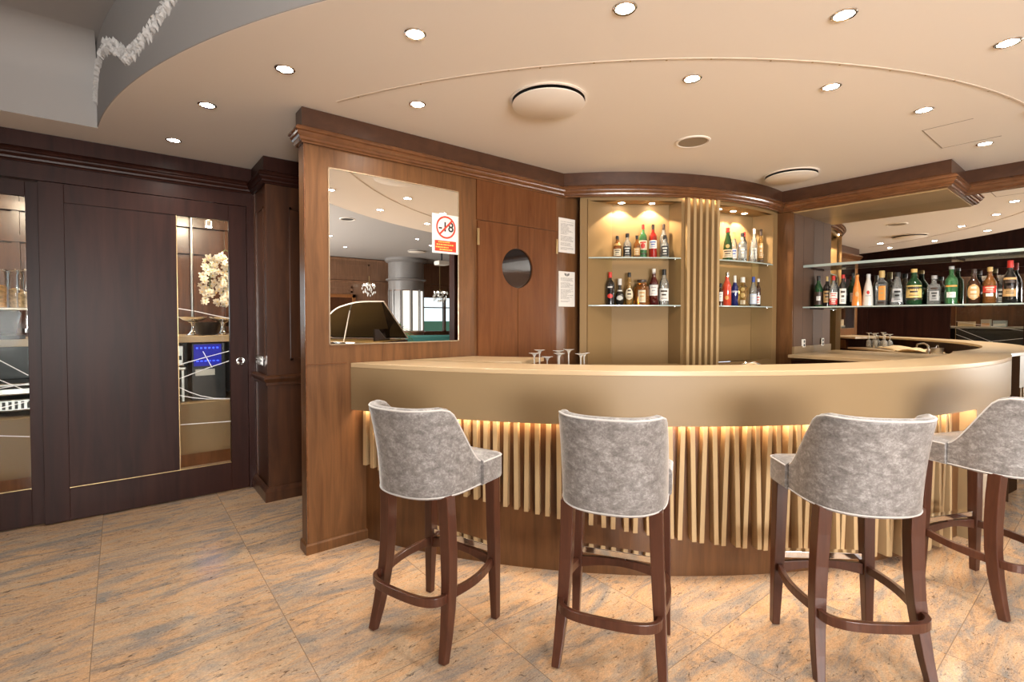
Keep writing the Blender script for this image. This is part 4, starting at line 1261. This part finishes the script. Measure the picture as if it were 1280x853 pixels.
bottle(X, .925, 1.5, .312, .040, 'wine', 'pale_green', GRY, None, 'large bright green bottle right of the short squarish one', lab=[(.18, .32, WHT, 40, GRY), (.46, .50, ORG, 55, None)], capl=.08, capw=1.2, group=gR)
bottle(X, .790, 1.5, .280, .040, 'squat', 'brown', DRK, None, 'brown square shouldered bottle with rounded tan label', lab=[(.12, .56, TAN, 55, CREAM, 'o')], capl=.12, group=gR)
bottle(X, .697, 1.5, .287, .041, 'squat', 'amber', GLD, None, 'amber bottle with red label left of the red capped one', lab=[(.30, .48, REDC, 58, CREAM), (.20, .28, WHT, 28, None)], capl=.12, group=gR)
bottle(X + .05, .640, 1.5, .190, .020, 'tall', 'clear', GRY, None, 'small patterned clear bottle squeezed beside the red capped one', lab=[(.05, .6, WHT, 70, BLK)], group=gR)
bottle(X - .02, .583, 1.5, .326, .040, 'squat', 'dark', REDC, None, 'big dark bottle with tan label and red cap near the right edge', lab=[(.16, .60, TAN, 60, DRK)], capl=.17, capw=1.1, group=gR)

# ------------------------------------------------------------------ ceiling fittings


def downlight(x, y, z, label, energy, cool=False, spread=150, grp='recessed ceiling downlights'):
    rt = root('ceiling_downlight', (x, y, z), 0, label, 'downlight', grp)
    MB().lathe([(.034, -.001), (.036, -.005), (.043, -.006), (.047, -.003), (.047, 0.0)], n=28, cap=False).build('rim', chrome, rt)
    MB().lathe([(.001, -.003), (.035, -.003)], n=24, cap=False).build('lens', lens_cool if cool else lens_m, rt)
    ld = bpy.data.lights.new('downlight_beam', 'SPOT'); ld.energy = energy; ld.spot_size = R(spread); ld.spot_blend = .9
    ld.color = (.92, .95, 1) if cool else (1, .92, .81); ld.shadow_soft_size = .035
    lo = bpy.data.objects.new('downlight_beam', ld); COL.objects.link(lo); lo.parent = rt; lo.location = (0, 0, -.012)
    return rt


DL = [((1.001, 1.921), 'downlight of the outer arc above the left bar stool'), ((.644, 2.581), 'downlight of the outer arc left of the mirror partition'),
      ((.404, 3.284), 'downlight of the outer arc over the passage before the sliding doors'), ((.302, 4.066), 'downlight of the outer arc closest to the sliding doors'),
      ((1.561, 1.255), 'downlight of the outer arc cut by the top picture edge at centre'), ((2.278, .737), 'downlight of the outer arc at the top right of the picture'),
      ((3.070, .361), 'downlight of the outer arc nearest the right picture edge'), ((1.333, 2.533), 'downlight of the inner arc left of the big round air valve'),
      ((2.277, 1.404), 'downlight of the inner arc between the big air valve and the loudspeaker grille'), ((2.924, 1.0), 'downlight of the inner arc third from the left'),
      ((3.667, .773), 'downlight of the inner arc by the access hatch'), ((4.700, .656), 'downlight beside the soffit end at the right')]
E_DL = 19
for (x, y), lab in DL:
    downlight(x, y, HC, lab, E_DL)
for x, y, cool, lab in ((3.42, -4.36, False, 'warm downlight of the raised ceiling at the left edge of the mirror view'), (4.21, -5.74, True, 'cool downlight of the raised ceiling over the piano in the mirror view'),
                        (5.0, -3.6, True, 'cool downlight of the raised ceiling left of the age notice in the mirror view'), (5.69, -4.25, False, 'warm downlight of the raised ceiling below the age notice'),
                        (.6, -.9, False, 'added fill downlight of the raised ceiling behind the viewpoint'), (1.9, -1.6, False, 'added fill downlight of the raised ceiling further behind the viewpoint'), (3.6, -1.3, False, 'added fill downlight of the raised ceiling behind the right stool'),  # this row and the next: unseen lamps added as fill
                        (.4, -3.4, False, 'added fill downlight of the raised ceiling far behind the viewpoint')):
    downlight(x, y, HR, lab, E_DL * 2.2, cool)


def air_valve(x, y, z, r, label, rz=0):
    rt = root('air_valve', (x, y, z), 0, label, 'air valve', 'round ceiling air valves')
    MB().lathe([(r * 1.0, 0), (r * 1.04, -.004), (r * 1.05, -.008), (r * .99, -.010), (r * .97, -.002)], n=48, cap=False).build('rim', plaster, rt)
    MB().lathe([(.001, -.0015), (r * .98, -.0015)], n=40, cap=False).build('opening', dark_gap, rt)
    MB().lathe([(.001, -.020), (r * .90, -.020), (r * .97, -.024), (r * .98, -.029), (r * .95, -.032), (.001, -.034)], n=48, cap=False).build('disc', plaster, rt)
    MB().lathe([(.02, -.002), (.02, -.024)], n=12).build('stem', brushed, rt)


air_valve(1.875, 2.035, HC, .205, 'big round ceiling air valve in front of the partition')
air_valve(4.425, 1.802, HC, .20, 'round ceiling air valve before the soffit, seen very flat')
air_valve(5.88, -5.3, HR, .22, 'round air valve on the raised ceiling in the mirror view')


def speaker(x, y, z, r, label, dark=False):
    rt = root('ceiling_speaker', (x, y, z), 0, label, 'loudspeaker', 'ceiling loudspeakers')
    MB().lathe([(r * .84, -.004), (r * .9, -.008), (r, -.005), (r, 0)], n=40, cap=False).build('rim', plaster, rt)
    MB().lathe([(.001, -.004), (r * .82, -.004)], n=40, cap=False).build('grille', plain('speaker_grille', (.30, .24, .17), .7) if not dark else dark_gap, rt)


speaker(3.085, 1.893, HC, .115, 'round loudspeaker grille in the cream ceiling')
speaker(3.08, -2.46, HR, .13, 'dark round loudspeaker in the raised ceiling, mirror view', True)
rt = root('projector', (6.6, -5.3, HR), 0, 'small white projector hung from the raised ceiling, mirror view', 'projector')
MB().lathe([(.02, -.2), (.02, 0)], n=10).build('pole', black, rt)
MB().box((-.16, -.13, -.31), (.16, .13, -.2)).build('body', white_plastic, rt, bevel=.02)

# ------------------------------------------------------------------ the room behind, as the partition mirror shows it
YS = -7.65
mb = MB().box((-1.42, YS - .12, 0), (6.2, YS, HR)).box((6.2, YS - .12, 0), (9.7, YS, .95)).box((6.2, YS - .12, 2.12), (9.7, YS, HR)).box((9.2, YS - .12, .95), (9.7, YS, 2.12))
struct('wall_south', mb, wood_south, 'panelled wood wall of the room behind, seen in the partition mirror', 'wall')
struct('wall_far_east', MB().box((9.6, -8.0, 0), (9.7, -2.4, HR)).box((5.6, -2.75, 0), (9.7, -2.6, HR)), wood_south, 'end wall of the room behind', 'wall')
mb = MB()
fr = [(0, 2.40), (.03, 2.41), (.05, 2.44), (.05, 2.46), (.015, 2.48), (.015, 3.02), (.03, 3.04), (.05, 3.08), (0, 3.09)]
mb.sweep([(a, b_) for a, b_ in fr], [(9.6, YS), (-1.3, YS)])
for (x0, x1, z0, z1) in ((2.2, 5.6, 2.58, 2.94), (3.15, 3.85, .3, 2.26), (4.2, 5.1, 2.12, 2.3), (-.8, 2.0, 2.58, 2.94), (1.2, 2.2, .3, 2.26)):
    w = .05
    mb.box((x0, YS, z0), (x1, YS + .02, z0 + w)).box((x0, YS, z1 - w), (x1, YS + .02, z1)).box((x0, YS, z0), (x0 + w, YS + .02, z1)).box((x1 - w, YS, z0), (x1, YS + .02, z1))
struct('trim_13', mb, wood_south, 'frieze and panel mouldings of the rear wood wall', 'wall trim')
for n, x0, x1, lab in ((4, 4.22, 5.18, 'wood framed door in the rear wall behind the piano, mirror view'), (5, 2.2, 3.0, 'wood framed door at the left edge of the mirror view')):
    rt = root('door_%d' % n, ((x0 + x1) / 2, YS, 0), 0, lab, 'door', kind='structure'); w = (x1 - x0) / 2
    MB().box((-w, 0, 0), (-w + .09, .05, 2.07)).box((w - .09, 0, 0), (w, .05, 2.07)).box((-w, 0, 1.98), (w, .05, 2.07)).build('frame', wood_light, rt)
    MB().box((-w + .09, 0, 0), (w - .09, .012, 1.98)).build('leaf', wood_pier, rt)
    MB().tube([(w - .16, .012, 1.0), (w - .16, .05, 1.0), (w - .26, .05, 1.0)], .009, 8).build('handle', brass, rt)

rt = root('column', (6.45, -7.05, 0), 0, 'round column with grey capital and lit glass panels, seen in the mirror', 'column', kind='structure')
grey_col = plain('grey_lacquer', (.21, .20, .195), .3, spec=.5)
MB().lathe([(.50, 0), (.50, .98), (.54, 1.0), (.54, 1.03), (.50, 1.05)], n=40, cap=False).build('base', wood_south, rt)
MB().lathe([(.46, 1.03), (.46, 2.22)], n=40, cap=False).build('shaft', wood_south, rt)
MB().lathe([(.50, 2.2), (.50, 2.46), (.53, 2.47), (.57, 2.49), (.57, 2.52), (.50, 2.54), (.50, 2.70)], n=40, cap=False).lathe([(.50, 2.70), (.50, 2.98), (.56, 3.0), (.60, 3.04), (.60, HR)], n=40, cap=False).build('capital', grey_col, rt)
lit = emit('lit_showcase', (1, .95, .85), .55)
for k in range(8):
    a = R(20 + k * 32)
    M = Matrix.Rotation(a, 4, 'Z')
    MB().box((.455, -.095, 1.06), (.468, .095, 2.18)).build('showcase_pane', lit if k in (2, 3, 1) else grey_col, rt).matrix_local = M
    MB().box((.455, .10, 1.04), (.49, .15, 2.2)).build('mullion', grey_col, rt).matrix_local = M

# daylight window with frame
rt = root('window_1', (7.7, YS, 1.53), 0, 'wide bright window in the rear wall, seen in the mirror', 'window', kind='structure')
mb = MB()
for x in (-1.5, -.55, .35, 1.44):
    mb.box((x, -.1, -.58), (x + .06, .03, .59))
mb.box((-1.5, -.1, -.58), (1.5, .03, -.52)).box((-1.5, -.1, .52), (1.5, .03, .59)).box((-1.5, -.1, .2), (1.5, .02, .23))
mb.build('window_frame', wood_south, rt)
MB().box((-1.5, -.07, -.58), (1.5, -.06, .59)).build('pane', pane_m, rt)
for k, (x0, x1, lab) in enumerate(((6.3, 6.75, 'grey curtain gathered at the left side of the bright window, mirror view'), (8.2, 8.75, 'grey curtain gathered at the right side of the bright window, mirror view'))):
    rows = [[(x0 + (x1 - x0) * i / 40, YS + .12 + .035 * math.sin(i * 1.25), z) for i in range(41)] for z in (.06, 1.2, 2.3)]
    o = MB().grid(rows).build('curtain', plain('curtain_grey_%d' % k, (.30, .31, .33), .8))
    md = o.modifiers.new('thick', 'SOLIDIFY'); md.thickness = .004
    tag(o, lab, 'curtain', 'curtains of the rear window')
# what stands outside the window
tag(MB().box((4, -11.6, 0), (13, -11.4, 1.3)).build('garden_hedge', plain('hedge_green', (.05, .12, .07), .9)), 'dark green hedge outside the rear window', 'hedge')

for i, (x, y, z, s, lab) in enumerate(((5.45, -7.3, 2.28, 1.0, 'crystal wall light left of the round column, mirror view'), (7.3, -6.6, 2.1, 1.15, 'crystal chandelier before the bright window, mirror view'))):
    rt = root('crystal_light', (x, y, z), 0, lab, 'chandelier', 'crystal lights of the rear room')
    cm = drink_glass
    MB().lathe([(.012, .1), (.03, .12), (.012, .16), (.012, (HR - z) if i else .3)], n=10).build('stem', brass, rt)
    mb = MB()
    for k in range(44):
        a = rnd.uniform(0, 2 * PI); r_ = rnd.uniform(.03, .2) * s; zz = rnd.uniform(-.28, .12) * (1 - .5 * r_ / .2)
        q = .022 * s
        c = Vector((r_ * math.cos(a), r_ * math.sin(a), zz))
        mb.add([c + Vector(v) * q for v in ((1, 0, 0), (0, 1, 0), (-1, 0, 0), (0, -1, 0), (0, 0, 1.6), (0, 0, -2.2))], [(0, 1, 4), (1, 2, 4), (2, 3, 4), (3, 0, 4), (1, 0, 5), (2, 1, 5), (3, 2, 5), (0, 3, 5)])
    mb.build('crystal', plain('crystal', (.8, .8, .78), .05, spec=1.0), rt)
    mb = MB()
    for k in range(5):
        a = 2 * PI * k / 5
        mb.lathe([(.008, 0), (.012, .02), (.003, .05)], (.14 * s * math.cos(a), .14 * s * math.sin(a), .04), 8)
    mb.build('bulb', emit('candle_bulb_%d' % i, (1, .9, .75), 8), rt)


def piano():
    # local: keyboard end to +x, curved side to +y (towards the mirror)
    rt = root('grand_piano', (3.45, -3.0, 0), R(46), 'black grand piano with raised lid, seen in the partition mirror', 'piano')
    out = [(.72, -.70), (.72, .70), (.28, .70), (.05, .62), (-.25, .48), (-.52, .20), (-.78, .02), (-1.0, -.12), (-1.08, -.32), (-1.02, -.58), (-.85, -.70)]
    # smooth the bent side
    def smooth(P, n=2):
        for _ in range(n):
            Q = [P[0], P[1]]
            for i in range(1, len(P) - 1):
                a, b_ = Vector(P[i]), Vector(P[i + 1])
                Q += [tuple(a.lerp(b_, .25)), tuple(a.lerp(b_, .75))]
            Q.append(P[-1])
            P = Q
        return P
    so = smooth(out)
    MB().prism(so, .64, .98).build('case', black_gloss, rt)
    MB().prism([(x * .96, y * .96) for x, y in so], .981, .985).build('soundboard', plain('soundboard_gold', (.45, .25, .07), .4), rt)
    # lid hinged on the straight spine (y = -.70)
    ang = R(29)
    M = Matrix.Translation((0, -.70, 1.0)) @ Matrix.Rotation(ang, 4, 'X') @ Matrix.Translation((0, .70, 0))
    mb = MB().prism(so, 0, .022)
    mb.build('lid', black_gloss, rt, M=M)
    edge = [M @ Vector((x, y, .011)) for x, y in so] 
    MB().tube([tuple(p) for p in edge], .013, 6, closed=True).build('lid_edge', plain('lid_edge', (.75, .68, .58), .3), rt)
    p1 = M @ Vector((-.02, .40, 0))
    MB().tube([(.0, .55, .98), tuple(p1)], .012, 6).build('prop_stick', plain('prop', (.7, .62, .5), .3), rt)
    for x, y in ((.52, .5), (.52, -.5), (-.72, -.35)):
        MB().lathe([(.03, 0), (.03, .05), (.045, .08), (.04, .5), (.06, .64)], (x, y, 0), 14).build('leg', black_gloss, rt)
    MB().box((.72, -.64, .62), (.98, .64, .66)).box((.72, -.70, .60), (.98, -.63, .80)).box((.72, .63, .60), (.98, .70, .80)).build('key_bed', black_gloss, rt)
    mb = MB()
    for k in range(36):
        y = -.62 + k * 1.24 / 36
        mb.box((.80, y, .66), (.96, y + .0325, .68))
        if k % 7 not in (2, 6): mb.box((.80, y + .023, .68), (.89, y + .043, .69), 1)
    mb.build('keyboard', [white_plastic, black], rt)
    MB().box((.46, -.35, .985), (.49, .35, 1.2)).build('music_stand', black_gloss, rt)


piano()


def plant():
    rt = root('potted_palm', (5.05, -4.55, 0), 0, 'green palm in a pot before the window, seen in the mirror', 'plant')
    MB().lathe([(.001, 0), (.16, 0), (.21, .3), (.22, .34), (.19, .34), (.17, .28), (.001, .28)], n=24).build('pot', plain('terracotta', (.3, .13, .07), .7), rt)
    MB().tube([(0, 0, .28), (.01, 0, .7), (0, .01, 1.1)], .022, 8).build('trunk', wood_pier, rt)
    mb = MB()
    for k in range(40):
        a = rnd.uniform(0, 2 * PI); el = rnd.uniform(-.1, 1.2); L = rnd.uniform(.28, .48); h0 = rnd.uniform(.85, 1.15)
        d = Vector((math.cos(a), math.sin(a), 0)); s = Vector((-d.y, d.x, 0)); rows = []
        for i in range(7):
            t = i / 6
            p = Vector((0, 0, h0)) + d * (L * t * math.cos(el)) + Vector((0, 0, 1)) * (L * (t * math.sin(el) - .55 * t * t))
            w = .022 * math.sin(PI * min(.98, .12 + t * .86))
            rows.append([p - s * w, p + Vector((0, 0, .006)), p + s * w])
        mb.grid(rows)
    mb.build('foliage', plain('palm_leaf', (.07, .16, .05), .45), rt)


plant()
rt = root('lounge_sofa', (6.4, -5.3, 0), R(200), 'teal upholstered sofa near the window, seen in the mirror', 'sofa')
teal = plain('teal_fabric', (.02, .12, .11), .7)
MB().box((-.8, -.35, .12), (.8, .35, .44)).build('seat', teal, rt, bevel=.04)
MB().box((-.8, -.40, .3), (.8, -.22, .98)).build('backrest', teal, rt, bevel=.05)
for s in (-1, 1):
    MB().box((s * .8 - .08, -.38, .12), (s * .8 + .08, .35, .62)).build('armrest', teal, rt, bevel=.04)
    for y in (-.3, .28):
        MB().lathe([(.018, 0), (.025, .12)], (s * .74, y, 0), 10).build('leg', wood_leg, rt)
# dark pilaster with capital at the end of the bar wall
mb = MB().box((5.26, -2.72, 0), (5.52, -2.52, 2.72)).box((5.22, -2.76, 2.72), (5.56, -2.48, 2.80)).box((5.24, -2.74, 2.80), (5.54, -2.50, 3.02)).box((5.18, -2.80, 3.02), (5.60, -2.44, HR)).box((5.23, -2.75, 0), (5.55, -2.49, .14))
struct('wall_post', mb, wood_dark, 'dark post with stepped capital at the right edge of the mirror view', 'pilaster', bevel=.006)

# ------------------------------------------------------------------ light


def area(name, loc, size, sy, energy, color, direction):
    ld = bpy.data.lights.new(name, 'AREA'); ld.shape = 'RECTANGLE'; ld.size = size; ld.size_y = sy; ld.energy = energy; ld.color = color
    o = bpy.data.objects.new(name, ld); COL.objects.link(o); o.location = loc
    o.rotation_euler = Vector(direction).to_track_quat('-Z', 'Y').to_euler()
    return o


# unseen windows added in the side wall as fill light, area lights tilted up
for n, y in ((6, -3.6), (7, -6.0)):
    rt = root('window_%d' % n, (-1.3, y, 1.6), R(90), 'tall added fill-light window in the side wall behind the viewpoint', 'window', kind='structure')
    mb = MB()
    for x in (-.9, -.03, .84):
        mb.box((x, -.04, -1.1), (x + .06, .0, 1.1))
    mb.box((-.9, -.04, -1.1), (.9, 0, -1.04)).box((-.9, -.04, 1.04), (.9, 0, 1.1)).build('window_frame', wood_south, rt)
    MB().box((-.88, -.012, -1.08), (.88, -.006, 1.08)).build('pane', emit('fill_pane_%d' % n, (.9, .95, 1), 1.0), rt)
    area('window_fill', (-1.24, y, 1.6), 1.7, 2.0, 285, (1, .97, .93), (1, .35, .75))
rt = root('window_8', (.2, YS, 1.75), 0, 'tall added fill-light window in the rear wall left of the door', 'window', kind='structure')  # another unseen window added to brighten the room
mb = MB()
for x in (-.9, -.03, .84):
    mb.box((x, 0, -.95), (x + .06, .04, .95))
mb.box((-.9, 0, -.95), (.9, .04, -.89)).box((-.9, 0, .89), (.9, .04, .95)).build('window_frame', wood_south, rt)
MB().box((-.88, .006, -.93), (.88, .012, .93)).build('pane', emit('fill_pane_8', (.9, .95, 1), 1.0), rt)
area('window_fill', (.2, YS + .06, 1.75), 1.7, 1.8, 120, (1, .97, .93), (.12, 1, .75))
for p in NL:
    ld = bpy.data.lights.new('niche_spot', 'SPOT'); ld.energy = 9; ld.spot_size = R(112); ld.spot_blend = .18; ld.color = (1, .80, .55); ld.shadow_soft_size = .012
    o = bpy.data.objects.new('niche_spot', ld); COL.objects.link(o); o.location = (p[0], p[1], NT - .008)
for x, y in ((-.7, 5.2), (.6, 5.2), (1.8, 5.2), (-2.2, 2.0), (-2.2, 4.4)):
    ld = bpy.data.lights.new('buffet_spot', 'POINT'); ld.energy = 22; ld.color = (1, .82, .6); ld.shadow_soft_size = .06
    o = bpy.data.objects.new('buffet_spot', ld); COL.objects.link(o); o.location = (x, y, 2.5)

w = bpy.data.worlds.new('world'); scene.world = w; w.use_nodes = True
bg = w.node_tree.nodes['Background']
bg.inputs['Color'].default_value = (.80, .90, 1, 1); bg.inputs['Strength'].default_value = 0.7

# ------------------------------------------------------------------ output settings
scene.view_settings.view_transform = 'Standard'; scene.view_settings.look = 'None'
scene.view_settings.gamma = 1; scene.view_settings.use_curve_mapping = False
scene.view_settings.exposure = 1.3
cy = scene.cycles
cy.use_denoising = True
cy.max_bounces = 10; cy.diffuse_bounces = 8; cy.glossy_bounces = 6; cy.transparent_max_bounces = 24; cy.transmission_bounces = 6
cy.sample_clamp_indirect = 6.0; cy.caustics_reflective = False; cy.caustics_refractive = False
